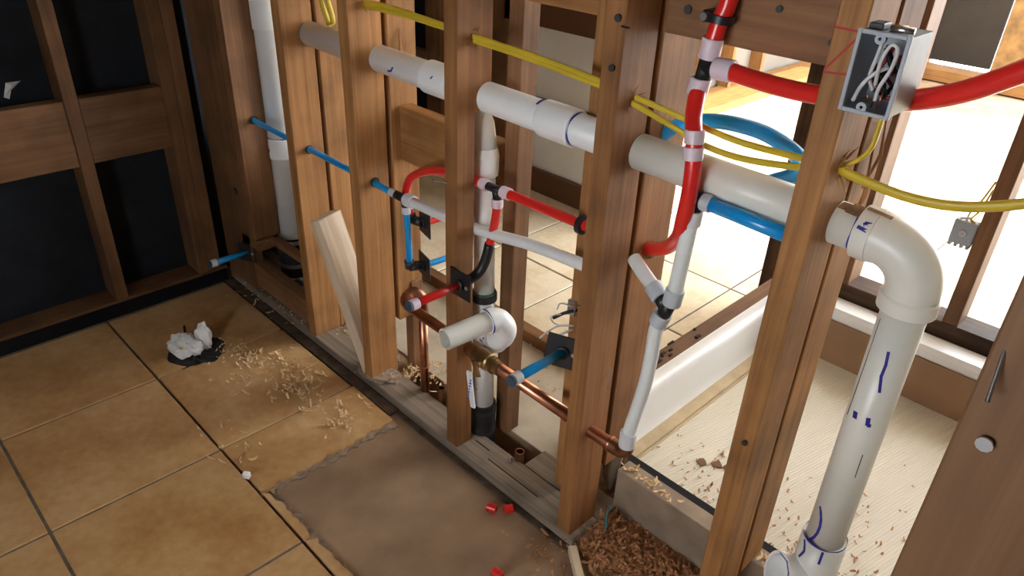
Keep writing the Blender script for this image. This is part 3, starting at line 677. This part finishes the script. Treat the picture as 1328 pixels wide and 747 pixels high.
# copper
cp = empty('copper_pipe', (.1, .04, 0), 'copper pipe with brass lever valve running low through the middle stud', 'pipe')
cz = lambda x: .293-.012*x
MB().tube([(-.175, .036, cz(-.175)), (.385, .028, cz(.385))], .0135, 18).build('tube', 'copper', cp)
ce = spline([(-.175, .04, cz(-.175)), (-.205, .041, .296), (-.218, .05, .303), (-.215, .07, .312), (-.204, .083, .303), (-.2, .086, .275), (-.199, .086, .25)], 5)
MB().tube(ce, .0155, 16).build('elbow', 'copper_dark', cp)
for p, a in (((-.178, .04, .294), (1, 0, 0)), ((-.217, .055, .306), (-.1, 1, .4)), ((-.2, .086, .262), (0, 0, 1))): ring(cp, p, a, .0145, .008, .003, 'copper', 'solder_joint')
MB().tube([(-.199, .086, .26), (-.197, .086, -.03)], .0118, 16).build('riser', 'copper', cp); ring(cp, (-.1975, .086, .08), (0, 0, 1), .0118, .006, .002, 'copper', 'solder_joint')
vb = MB().lathe((.055, .031, .2925), (1, -.014, -.012), [(0, .0135), (0, .0165), (.018, .0165), (.018, .021), (.032, .0215), (.036, .023), (.062, .023), (.066, .0205), (.08, .021), (.08, .0165), (.097, .0165), (.097, .0135)], 12).build('valve_body', 'brass', cp)
MB().tube([(.105, .031, .292), (.105, .002, .292)], .008, 10).build('valve_stem', 'brass', vb)
hd = MB(); hd.obox((.104, .0, .281), V((.9, 0, .4)).normalized(), V((0, 1, 0)), V((-.4, 0, .9)).normalized(), .016, .004, .04, .001)
hd = hd.build('valve_lever', 'brass', cp)
gp = MB().obox((.091, -.003, .216), V((.985, 0, .17)).normalized(), V((0, 1, 0)), V((-.17, 0, .985)).normalized(), .0155, .008, .10, .003).build('lever_grip', 'label_white', hd)
lab = MB()
for k in range(7):
    z = .246-.009*k; lab.obox((.0955-.0015*k-.0015, -.0072, z), V((.985, 0, .17)).normalized(), V((0, 1, 0)), V((-.17, 0, .985)).normalized(), .007 if k % 3 else .004, .0006, .0045)
lab.build('grip_lettering', 'label_blue', hd)
cr = empty('copper_elbow_pipe', (.46, .035, .25), 'short copper elbow feeding the white pipe beside the kerb', 'pipe')
pe = spline([(.40, .033, .281), (.45, .034, .281), (.478, .035, .280)], 3)
MB().tube(pe, .0132, 16).build('tube', 'copper', cr)
MB().tube(spline([(.465, .035, .280), (.488, .035, .2805), (.503, .035, .290), (.505, .035, .312)], 5), .0158, 16).build('elbow', 'copper_dark', cr)
ring(cr, (.467, .035, .280), (1, 0, 0), .0145, .006, .0035, 'copper', 'solder_joint')
for i, (x, y, lab_) in enumerate(((-.150, .104, 'short open copper stub in the trench left of the middle stud'), (.172, .088, 'short open copper stub in the trench right of the drain'))):
    tag(MB().lathe((x, y, -.06), (0, 0, 1), [(0, .0115), (.085, .0115), (.085, .0095), (.03, .0095), (.03, 0)], 18).build('copper_stub', 'copper_dark'), lab_, 'pipe stub')
MB_s = MB().tube([(.16, .075, -.002), (.155, .07, .004), (.165, .062, .002)], .003, 6); tag(MB_s.build('wire_scrap', 'galv'), 'bright metal scrap beside the copper stub', 'scrap')

# ------------------------------------------------------------------ wiring
def cable(parent, pts, name='cable', r=.0052, mat='cable_yellow', flat=.6):
    return MB().tube(spline(pts, 7), r, 10, flat=flat).build(name, mat, parent)
cy = empty('yellow_cable', (0, .045, .98), 'yellow cable pair strung through holes high in the studs', 'cable')
cable(cy, [(-.36, .045, 1.0), (-.325, .046, 1.002), (-.26, .046, 1.007), (-.19, .045, 1.006), (-.056, .044, 1.0), (.02, .042, .995)])
cable(cy, [(-.36, .048, .992), (-.325, .049, .995), (-.19, .047, .998), (-.056, .046, .994), (.02, .044, .989)])
cable(cy, [(.02, .039, .996), (.19, .042, .988), (.346, .042, .976), (.40, .041, .968)]); cable(cy, [(.02, .041, .988), (.19, .044, .98), (.346, .044, .968), (.40, .043, .96)])
cable(cy, [(.395, .04, .961), (.43, .042, .953), (.491, .043, .939), (.55, .05, .922), (.615, .052, .919), (.70, .046, .933), (.74, .045, .944)])
cable(cy, [(.395, .046, .966), (.44, .05, .961), (.52, .058, .948), (.60, .06, .939), (.69, .052, .944), (.74, .047, .949)])
cz2 = empty('yellow_cable', (.87, .03, .95), 'yellow cable sagging from the box stud to the right edge', 'cable')
cable(cz2, [(.74, .045, .958), (.766, .035, .950), (.80, .032, .946), (.85, .03, .943), (.90, .03, .948), (.95, .03, .965), (1.02, .03, 1.0)], r=.0068)
cz3 = empty('yellow_cable', (.78, .05, .98), 'short yellow cable dropping from the electrical box', 'cable')
cable(cz3, [(.787, .05, 1.06), (.789, .05, 1.015), (.787, .05, .985), (.777, .05, .966), (.757, .048, .95)], r=.0055)
cz4 = empty('yellow_cable', (-.55, .09, .93), 'yellow cable looping down onto the vent pipe at the top left', 'cable')
cable(cz4, [(-.60, .085, 1.04), (-.578, .088, .98), (-.555, .09, .935), (-.537, .09, .921), (-.527, .09, .932), (-.545, .09, .975), (-.575, .09, 1.04)], r=.0075)
cable(cz4, [(-.58, .075, 1.04), (-.56, .08, .98), (-.54, .083, .928), (-.53, .085, .918)], r=.006)
# electrical box
eb = empty('electrical_box', (.795, -.01, 1.045), 'grey metal electrical box packed with wires on the marked stud', 'electrical box')
bx0, bx1, by0, by1, bz0, bz1 = .768, .823, -.038, .030, 1.047, 1.135
t = .0022
sh = MB(); sh.box((bx0, by0, bz0), (bx0+t, by1, bz1)); sh.box((bx0, by0, bz0), (bx1, by1, bz0+t)); sh.box((bx0, by0, bz1-t), (bx1, by1, bz1)); sh.box((bx0, by1-t, bz0), (bx1, by1, bz1))
sh.build('box_shell', 'box_grey', eb)
MB().box((bx1-t, by0, bz0), (bx1+.0005, by1, bz1), .0005).build('side_plate', 'box_metal', eb)
fr = MB()
for a, b_ in (((bx0-.002, by0-.001, bz0-.002), (bx0+.003, by0+.004, bz1+.002)), ((bx1-.003, by0-.001, bz0-.002), (bx1+.002, by0+.004, bz1+.002)), ((bx0+.003, by0-.001, bz0-.002), (bx1-.003, by0+.004, bz0+.003)), ((bx0+.003, by0-.001, bz1-.003), (bx1-.003, by0+.004, bz1+.002))): fr.box(a, b_, .0008)
fr.build('rim', 'box_grey', eb)
for x, z in ((.796, bz0+.006), (.796, bz1-.006)): MB().lathe((x-.004, by0+.006, z), (0, -1, 0), [(0, .006), (.006, .006), (.006, .002), (0, .002)], 12).build('screw_lug', 'box_grey', eb)
MB().box((bx0+.004, by0+.012, bz1+.001), (bx0+.02, by0+.035, bz1+.008), .001).build('nail_bracket', 'black_plastic', eb)
MB().tube([(bx0+.028, by0+.01, bz1+.005), (bx1-.002, by0+.014, bz1+.005)], .0038, 8).build('mounting_nail', 'steel', eb); MB().tube([(bx0+.028, by0+.018, bz1+.005), (bx1-.012, by0+.022, bz1+.005)], .0034, 8).build('mounting_nail', 'steel', eb)
rw = random.Random(11)
cable(eb, [(.775, -.022, 1.055), (.783, -.03, 1.075), (.793, -.03, 1.09), (.803, -.022, 1.098)], 'wire', .0024, 'wire_white', 1); cable(eb, [(.797, -.028, 1.078), (.798, -.034, 1.105), (.804, -.034, 1.124), (.812, -.033, 1.12), (.811, -.034, 1.10), (.804, -.034, 1.077), (.802, -.03, 1.062)], 'wire', .0022, 'wire_white', 1)
cable(eb, [(.790, -.02, 1.13), (.789, -.025, 1.105), (.787, -.024, 1.085), (.793, -.02, 1.07)], 'wire', .0022, 'wire_white', 1)
for k in range(5):
    pts = [(rw.uniform(.785, .815), rw.uniform(-.02, 0.01), 1.06+.013*q+rw.uniform(-.01, .01)) for q in range(5)]
    cable(eb, pts, 'wire', .0022, 'wire_red' if k % 2 else 'black_plastic', 1)
for k in range(3): MB().tube([(.79+.008*k, -.02-.004*k, 1.052), (.792+.008*k, -.028, 1.066+.004*k)], .001, 6).build('bare_wire', 'copper', eb)
# torn wires on the rear stud
tw = empty('wire_bundle', (.28, .07, .46), 'torn wire ends poking out of a rear stud', 'wires')
for pts, mat, r in (([(.30, .10, .49), (.285, .08, .485), (.262, .07, .465)], 'black_plastic', .0035), ([(.295, .098, .45), (.27, .08, .445), (.245, .075, .42), (.22, .08, .39)], 'wire_white', .0022), ([(.295, .098, .48), (.268, .06, .478), (.262, .07, .455), (.27, .09, .44)], 'wire_white', .0016),
                    ([(.295, .098, .495), (.275, .075, .505), (.27, .07, .49)], 'wire_white', .0016), ([(.295, .098, .44), (.28, .08, .43), (.27, .07, .41)], 'wire_white', .0028)):
    cable(tw, pts, 'wire', r, mat, 1)
MB().box((.279, .091, .475), (.299, .0995, .51), .001).build('box_scrap', 'galv', tw)

# ------------------------------------------------------------------ leaning offcut, near stud, kerb
def lean(name, a, b_, u, w, t_, mat, label, cat):
    a, b_ = V(a), V(b_); d = (b_-a).normalized(); u = (V(u)-d*V(u).dot(d)).normalized(); nn = d.cross(u)
    L_ = (b_-a).length; mb = MB().obox((0, 0, L_/2), V((1, 0, 0)), V((0, 1, 0)), V((0, 0, 1)), w, t_, L_, .0015)
    o = mb.build(name, mat, origin=(0, 0, 0)); o.matrix_world = Matrix(((u.x, nn.x, d.x, a.x), (u.y, nn.y, d.y, a.y), (u.z, nn.z, d.z, a.z), (0, 0, 0, 1)))
    return tag(o, label, cat)
lean('offcut_board', (-.362, .045, .004), (-.497, .0, .45), (-.26, .966, 0), .085, .036, 'pale_z', 'pale fresh cut board leaning between two studs', 'board')
nb = board('wall_stud', (1.0405, -.36, -.03), (1.1295, -.322, 2.5), 'brown_z', 'dark stud close by at the right edge with a bent nail', 'stud')
nail(nb, (1.049, -.36, .995), (.13, -.5, -.85), .034, .0016, .0017, 'steel')
nail(nb, (1.062, -.36, .922), (0, -1, 0), .004, .003, .0062, 'galv', 'bolt_head')
kb = board('concrete_kerb', (.42, .148, -.0305), (2.4, .192, .104), 'kerb', 'dusty grey kerb beam behind the last two studs', 'beam')
board('membrane_strip', (.35, .1935, .02), (2.4, .262, .052), 'black_strip', 'black rubber strip between the kerb and the shower pan', 'strip')

# ------------------------------------------------------------------ shower pan
tub = empty('shower_pan', (.9, .6, -.03), 'white shower pan with ribbed beige floor behind the right studs', 'shower pan')
TX0, TX1, TY0, TY1 = .335, 2.3, .262, 1.04
pw = MB()
prof = [(.298, .158), (.318, .164), (.333, .158), (.338, .14), (.340, .06), (.352, .035), (.368, .026)]
vs_ = []; 
for x, z in prof: vs_ += [V((x, TY0, z)), V((x, 1.13, z))]
pw.add(vs_, [(2*k, 2*k+1, 2*k+3, 2*k+2) for k in range(len(prof)-1)], True)
pw.box((.29, TY0, -.03), (.33, 1.13, .155)); 
pw.build('side_wall', 'tub', tub, fix=False)
rim = MB(); rim.box((.335, 1.035, .16), (2.3, 1.125, .2), .012); rim.box((.335, 1.06, -.03), (2.3, 1.12, .165)); rim.build('far_rim', 'tub', tub)
MB().box((.345, 1.04, .02), (2.3, 1.058, .162)).build('far_wall', 'tub_far', tub)
MB().box((.335, TY0, -.03), (2.3, 1.058, .022)).build('base', 'tub', tub)
MB().box((.385, TY0+.002, .022), (2.3, 1.04, .0265)).build('ribbed_floor', 'ribbed_mat', tub)
e1 = MB().box((.345, TY0+.005, .022), (.384, 1.035, .036), .002).build('edge_strip', 'tan_edge', tub)
MB().box((.3835, TY0+.005, .022), (.390, 1.035, .031), .002).build('edge_strip', 'tan_edge', tub)
board('wooden_kerb', (.238, .20, -.02), (.292, 1.2, .150), 'old_y', 'dirty wooden kerb along the left side of the shower pan', 'beam')
lump_m = MB(); rr_ = random.Random(9)
for k in range(70):
    x, y = rr_.uniform(.240, .275), .30+abs(rr_.gauss(0, .14))+.02
    if y > .9: continue
    lump_m.obox((x, y, .153), V((1, 0, 0)), V((0, 1, 0)), V((0, 0, 1)), rr_.uniform(.004, .01), rr_.uniform(.006, .02), .004)
tag(lump_m.build('tar_crumbs', 'soil'), 'black tar crumbs stuck on the wooden kerb', 'crumbs', kind='stuff')

# ------------------------------------------------------------------ far framing behind the shower
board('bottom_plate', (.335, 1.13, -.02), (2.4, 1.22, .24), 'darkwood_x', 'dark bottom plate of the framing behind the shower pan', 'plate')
board('wall_stud', (.438, 1.13, .24), (.478, 1.219, 2.5), 'old_z', 'far stud with a sunlit edge just right of the box stud', 'stud', group='far studs behind the shower')
board('wall_stud', (.741, 1.13, .24), (.779, 1.219, 2.5), 'old_z', 'far stud holding the small grey outlet box', 'stud', group='far studs behind the shower')
board('wall_stud', (1.08, 1.13, .24), (1.118, 1.219, 2.5), 'old_z', 'far stud hidden by the near right stud', 'stud', group='far studs behind the shower')
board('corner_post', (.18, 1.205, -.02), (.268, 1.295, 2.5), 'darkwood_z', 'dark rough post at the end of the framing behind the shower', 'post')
ob = empty('outlet_box', (.713, 1.14, .468), 'small grey outlet box with yellow wires on the far stud', 'outlet box')
MB().box((.686, 1.12, .468), (.740, 1.15, .532), .003).build('box_body', 'box_grey', ob)
for x in (.692, .706, .720, .734): MB().box((x-.004, 1.12, .460), (x+.004, 1.148, .470), .001).build('ear', 'box_grey', ob)
MB().lathe((.714, 1.12, .50), (0, -1, 0), [(0, .010), (.003, .009), (.003, .004), (.001, 0)], 14).build('knockout', 'galv', ob)
cable(ob, [(.71, 1.135, .528), (.715, 1.11, .56), (.73, 1.11, .60), (.742, 1.12, .65)], 'wire', .004, 'cable_yellow'); cable(ob, [(.73, 1.135, .528), (.725, 1.10, .55), (.737, 1.10, .58), (.743, 1.12, .63)], 'wire', .004, 'cable_yellow')
cable(ob, [(.695, 1.135, .528), (.705, 1.10, .545), (.725, 1.11, .55)], 'wire', .003, 'wire_white')

# ------------------------------------------------------------------ white panelled wall across the next room
wf = structure('wall_far', [((-1.24, 1.40, -.02), (-.50, 1.45, 2.5))], 'panel_white', 'white panelled wall across the next room')
board('rail', (-1.24, 1.385, .345), (-.50, 1.40, .405), 'baseboard', parent=wf); board('rail', (-1.24, 1.36, .70), (-.50, 1.40, .80), 'baseboard', parent=wf)
tag(board('baseboard_far', (-1.24, 1.375, -.02), (-.50, 1.40, .085), 'baseboard', 'dark brown baseboard under the white panels'), kind='structure')
structure('wall_far_left', [((-2.8, 1.45, -.02), (-1.24, 1.5, 2.5))], 'tar_paper', 'black papered wall behind the left rear studs')
board('wall_stud', (-1.31, 1.36, -.02), (-1.205, 1.45, 2.5), 'old_z', 'brown jamb stud left of the white panelled wall', 'stud', group='far left studs')
board('wall_stud', (-1.775, 1.36, -.02), (-1.665, 1.45, 2.5), 'old_z', 'dim brown stud far behind the middle bay', 'stud', group='far left studs')
board('wall_stud', (-2.05, 1.36, -.02), (-2.0, 1.45, 2.5), 'old_z', 'dim brown stud far behind the left bay', 'stud', group='far left studs')
board('blocking', (-2.0, 1.37, .34), (-1.78, 1.41, .46), 'old_x', 'dim block between the far left studs', 'wood block')
structure('wall_side', [((-2.8, .2, -.12), (-2.7, 1.5, 2.5)), ((-2.8, .1, -.12), (-1.262, .2, 2.5))], 'tar_paper', 'dark side wall of the next room')

# far sunlit framing
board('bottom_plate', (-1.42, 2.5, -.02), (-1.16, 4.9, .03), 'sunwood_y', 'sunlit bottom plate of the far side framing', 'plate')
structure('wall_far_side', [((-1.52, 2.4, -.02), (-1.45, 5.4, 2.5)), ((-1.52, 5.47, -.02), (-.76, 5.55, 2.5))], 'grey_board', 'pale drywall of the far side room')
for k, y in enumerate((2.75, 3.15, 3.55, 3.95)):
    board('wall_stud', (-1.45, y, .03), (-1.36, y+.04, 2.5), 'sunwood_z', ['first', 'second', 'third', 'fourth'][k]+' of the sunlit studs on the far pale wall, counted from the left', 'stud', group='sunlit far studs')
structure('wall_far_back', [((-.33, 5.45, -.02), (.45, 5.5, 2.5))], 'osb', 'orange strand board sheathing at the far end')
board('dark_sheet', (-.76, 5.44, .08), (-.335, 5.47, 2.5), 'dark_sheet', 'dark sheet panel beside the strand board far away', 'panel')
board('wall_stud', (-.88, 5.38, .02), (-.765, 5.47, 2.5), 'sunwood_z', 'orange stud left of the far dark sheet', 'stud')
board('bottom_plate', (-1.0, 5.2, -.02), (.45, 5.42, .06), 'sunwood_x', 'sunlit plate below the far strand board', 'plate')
fo = empty('outlet_box', (-.40, 5.43, .62), 'tiny open outlet box on the far dark sheet', 'outlet box')
MB().box((-.46, 5.425, .60), (-.38, 5.44, .72), .002).build('box_frame', 'galv', fo); MB().box((-.45, 5.422, .61), (-.39, 5.426, .71)).build('opening', 'soil', fo)

# ------------------------------------------------------------------ small things on the floor
hole = empty('toilet_flange', (HC.x, HC.y, -.031), 'dark toilet drain hole stuffed with a crumpled white bag', 'drain')
rr_ = random.Random(21); mb = MB(); vs_ = [V((HC.x, HC.y, -.027))]; n_ = 30
for j in range(1, 5):
    for k in range(n_):
        a = 2*PI*k/n_; r = .024*j; vs_.append(V((HC.x+r*math.cos(a), HC.y+r*.95*math.sin(a), -.0265+rr_.uniform(-.0015, .006)-(.002 if j < 3 else 0))))
fs = [(0, 1+k, 1+(k+1) % n_) for k in range(n_)]
for j in range(3):
    for k in range(n_): fs.append((1+j*n_+k, 1+(j+1)*n_+k, 1+(j+1)*n_+(k+1) % n_, 1+j*n_+(k+1) % n_))
mb.add(vs_, fs); mb.build('wax_bed', 'mastic', hole)
def crumple(c0, r, seed, n1=14, n2=20, am=.3):
    rr2 = random.Random(seed); ph = [(rr2.uniform(2, 6), rr2.uniform(0, 6), rr2.uniform(2, 6), rr2.uniform(0, 6)) for _ in range(6)]
    vs_ = []; fs = []
    for i in range(n1+1):
        th = PI*i/n1
        for k in range(n2):
            a = 2*PI*k/n2; q = 1+am*sum(abs(math.sin(p[0]*th+p[1]+math.sin(p[2]*a+p[3])))-.5 for p in ph)/2.2
            vs_.append(V((c0[0]+r[0]*q*math.sin(th)*math.cos(a), c0[1]+r[1]*q*math.sin(th)*math.sin(a), c0[2]+r[2]*q*math.cos(th))))
    for i in range(n1):
        for k in range(n2): fs.append((i*n2+k, (i+1)*n2+k, (i+1)*n2+(k+1) % n2, i*n2+(k+1) % n2))
    return MB().add(vs_, fs, False)
bg1 = crumple((HC.x-.022, HC.y-.028, .0), (.04, .035, .03), 5).build('plastic_bag', 'bag', hole)
crumple((HC.x-.005, HC.y+.03, .012), (.022, .02, .042), 8).build('plastic_bag', 'bag', hole)
crumple((HC.x+.02, HC.y-.008, .003), (.018, .02, .02), 12).build('plastic_bag', 'bag', hole)
MB().obox((HC.x+.012, HC.y-.045, .016), V((.7, .7, 0)), V((-.5, .5, .7)).normalized(), V((.5, -.5, .7)).normalized(), .01, .012, .002).build('bag_print', 'bag_yellow', hole)
MB().tube(spline([(HC.x-.085, HC.y+.0, -.02), (HC.x-.083, HC.y+.005, .0), (HC.x-.088, HC.y+.008, .02)]), .004, 6).build('bolt', 'soil', hole)
tag(MB().obox((-.232, -.428, -.009), V((.8, .5, .1)).normalized(), V((-.5, .8, 0)).normalized(), V((0, -.1, 1)).normalized(), .018, .014, .016, .002).build('foam_chip', 'label_white'), 'small white chip standing on the tile joint', 'chip')
for k, (x, y, a) in enumerate(((.219, -.062, .4), (.252, -.042, 1.1), (.36, -.176, .2))):
    d = V((math.cos(a), math.sin(a), 0)); z = ZS+.0105
    tag(MB().lathe((x, y, z), d, [(0, .006), (0, .0105), (.022, .0105), (.022, .006), (0, .006)], 14).build('pipe_offcut', 'pex_red'),
        ('red pipe offcut on the bare slab, left one of the pair', 'red pipe offcut on the bare slab, right one of the pair', 'red pipe offcut at the bottom edge of the slab')[k], 'pipe offcut', 'red pipe offcuts')
lean('dowel_stick', (.62, -.15, -.017), (.437, -.012, -.012), (0, .1, 1), .018, .018, 'pale_z', 'pale round stick lying at the plate by the bottom edge', 'stick')
# shavings: uncountable curls
def curl(mb, c0, L_, w, R_, rnd, up=0.0):
    a = rnd.uniform(0, 2*PI); d = V((math.cos(a), math.sin(a), up)); sd = V((-d.y, d.x, 0)); n_ = 5; tot = L_/R_
    vs_ = []
    for k in range(n_+1):
        th = tot*k/n_-tot/2; p = V(c0)+d*(R_*math.sin(th))+V((0, 0, R_*(1-math.cos(th))*rnd.choice((1, 1, .5))+.0012))
        ww = w*(.4+.6*math.sin(PI*(k+.4)/(n_+.8))); vs_ += [p-sd*ww/2, p+sd*ww/2+V((0, 0, ww*.3))]
    mb.add(vs_, [(2*k, 2*k+1, 2*k+3, 2*k+2) for k in range(n_)])
def scatter(name, spots, count, mat, label, size=(.010, .028), z=ZT, seed=1, parent=None, heap=0.0):
    rnd = random.Random(seed); mb = MB()
    for k in range(count):
        cx, cy_, sx_, sy_ = rnd.choice(spots); x, y = rnd.gauss(cx, sx_), rnd.gauss(cy_, sy_)
        q = math.exp(-((x-cx)**2/(2*sx_**2)+(y-cy_)**2/(2*sy_**2)))
        L_ = rnd.uniform(*size); curl(mb, (x, y, z+heap*q*rnd.random()), L_, rnd.uniform(.0025, .0045)+L_*.08, L_/rnd.uniform(.6, 4.5), rnd, rnd.uniform(-.1, .4))
    return tag(mb.build(name, mat, fix=False), label, 'shavings', kind='stuff')
scatter('wood_shavings', [(-.66, -.19, .03, .035), (-.58, -.12, .05, .03), (-.47, -.15, .03, .04), (-.50, -.12, .05, .03), (-.60, -.24, .03, .03), (-.42, -.19, .04, .03)], 190, 'shaving', 'curled pale wood shavings strewn over the tiles near the drain', size=(.014, .038), seed=2)
scatter('wood_shavings', [(-.28, -.13, .02, .02), (-.30, -.10, .04, .03), (-.25, -.16, .03, .03), (-.36, -.40, .06, .03)], 60, 'shaving', 'few curled shavings on the cut tile beside the slab', size=(.014, .036), seed=3)
scatter('wood_shavings', [(-.78, -.20, .03, .03), (-.73, -.21, .03, .03)], 60, 'shaving', 'pale shavings along the rim of the drain hole', size=(.006, .016), seed=12)
scatter('wood_shavings', [(-.88, -.02, .12, .03), (-.9, .02, .1, .02), (-.70, .03, .05, .02)], 70, 'shaving', 'shavings caught in the dark corner below the stack', size=(.008, .02), z=.0, seed=4)
scatter('wood_shavings', [(-.60, .09, .05, .03), (-.50, .07, .05, .03), (-.42, .05, .05, .03)], 120, 'shaving', 'pale shavings on the mortar behind the leaning board', size=(.006, .018), z=-.008, seed=5)
scatter('wood_shavings', [(-.28, .11, .025, .03), (-.27, .15, .03, .03)], 110, 'shaving', 'orange shavings heaped by the upright copper pipe', z=-.02, seed=6, heap=.04)
scatter('wood_shavings', [(-.2, .32, .15, .09), (-.1, .42, .15, .06)], 120, 'shaving', 'shavings scattered on the concrete behind the wall', size=(.006, .02), z=-.02, seed=7)
lump('sawdust_heap', (.56, .085, -.031), (.20, .085, .022), 'shaving_red', 'reddish sawdust heap under the shavings by the kerb', 'sawdust', seed=6, n_=14)
scatter('wood_shavings', [(.48, .08, .05, .05), (.56, .07, .07, .05), (.62, .09, .06, .04), (.54, .03, .05, .03)], 1500, 'shaving_red', 'thick reddish shavings piled against the kerb foot', z=-.018, seed=8, heap=.03, size=(.010, .030))
scatter('wood_shavings', [(.37, -.06, .03, .03), (.42, -.05, .03, .03), (.30, .03, .03, .02), (.45, -.12, .05, .04)], 110, 'shaving_red', 'reddish shavings on the slab beside the stick', z=ZS+.001, seed=9, size=(.006, .018))
scatter('wood_shavings', [(.52, .35, .06, .05), (.58, .30, .05, .04), (.47, .42, .06, .05), (.62, .36, .08, .06)], 90, 'shaving_red', 'reddish shavings on the ribbed pan floor left of the box stud', z=.0265, seed=10, size=(.005, .016))
scatter('wood_shavings', [(.80, .32, .05, .025), (.88, .30, .06, .02), (.95, .31, .05, .03), (.85, .40, .1, .08), (.95, .5, .15, .1)], 170, 'shaving_red', 'reddish shavings on the pan floor around the downpipe', z=.0265, seed=11, size=(.006, .02))
scatter('wood_shavings', [(.47, .168, .03, .008), (.53, .165, .03, .008), (.78, .165, .02, .01)], 70, 'shaving', 'pale shavings on top of the grey kerb', z=.105, seed=14, size=(.006, .02))
rr_ = random.Random(31)
for k, (x, y, z, s_) in enumerate(((-.05, 1.04, ZT, .018), (.50, .39, .0265, .016), (.53, .41, .0265, .014), (.556, .42, .0265, .012))):
    pts = [V((x+s_*(.6+.5*rr_.random())*math.cos(a), y+s_*(.6+.5*rr_.random())*math.sin(a), z+.001)) for a in [2*PI*q/7 for q in range(7)]]
    mb = MB().add(pts+[p+V((0, 0, .003)) for p in pts], [list(range(7))[::-1], list(range(7, 14))]+[(q, (q+1) % 7, 7+(q+1) % 7, 7+q) for q in range(7)])
    tag(mb.build('wood_chip', 'chip_dark'), ('dark chip lying on the far sunlit tile', 'largest dark wood chip on the pan floor', 'middle dark wood chip of the three on the pan floor', 'rightmost dark wood chip of the three on the pan floor')[k], 'chip')
tf_ = MB().tube(spline([(.445, .10, .05), (.45, .085, .03), (.462, .07, .012), (.47, .06, 0)]), [.0025]*9+[.0045]*8+[.002]*8, 8)
tag(tf_.build('wire_stub', 'teal'), 'greenish corroded wire stub poking out of the sawdust', 'wire')
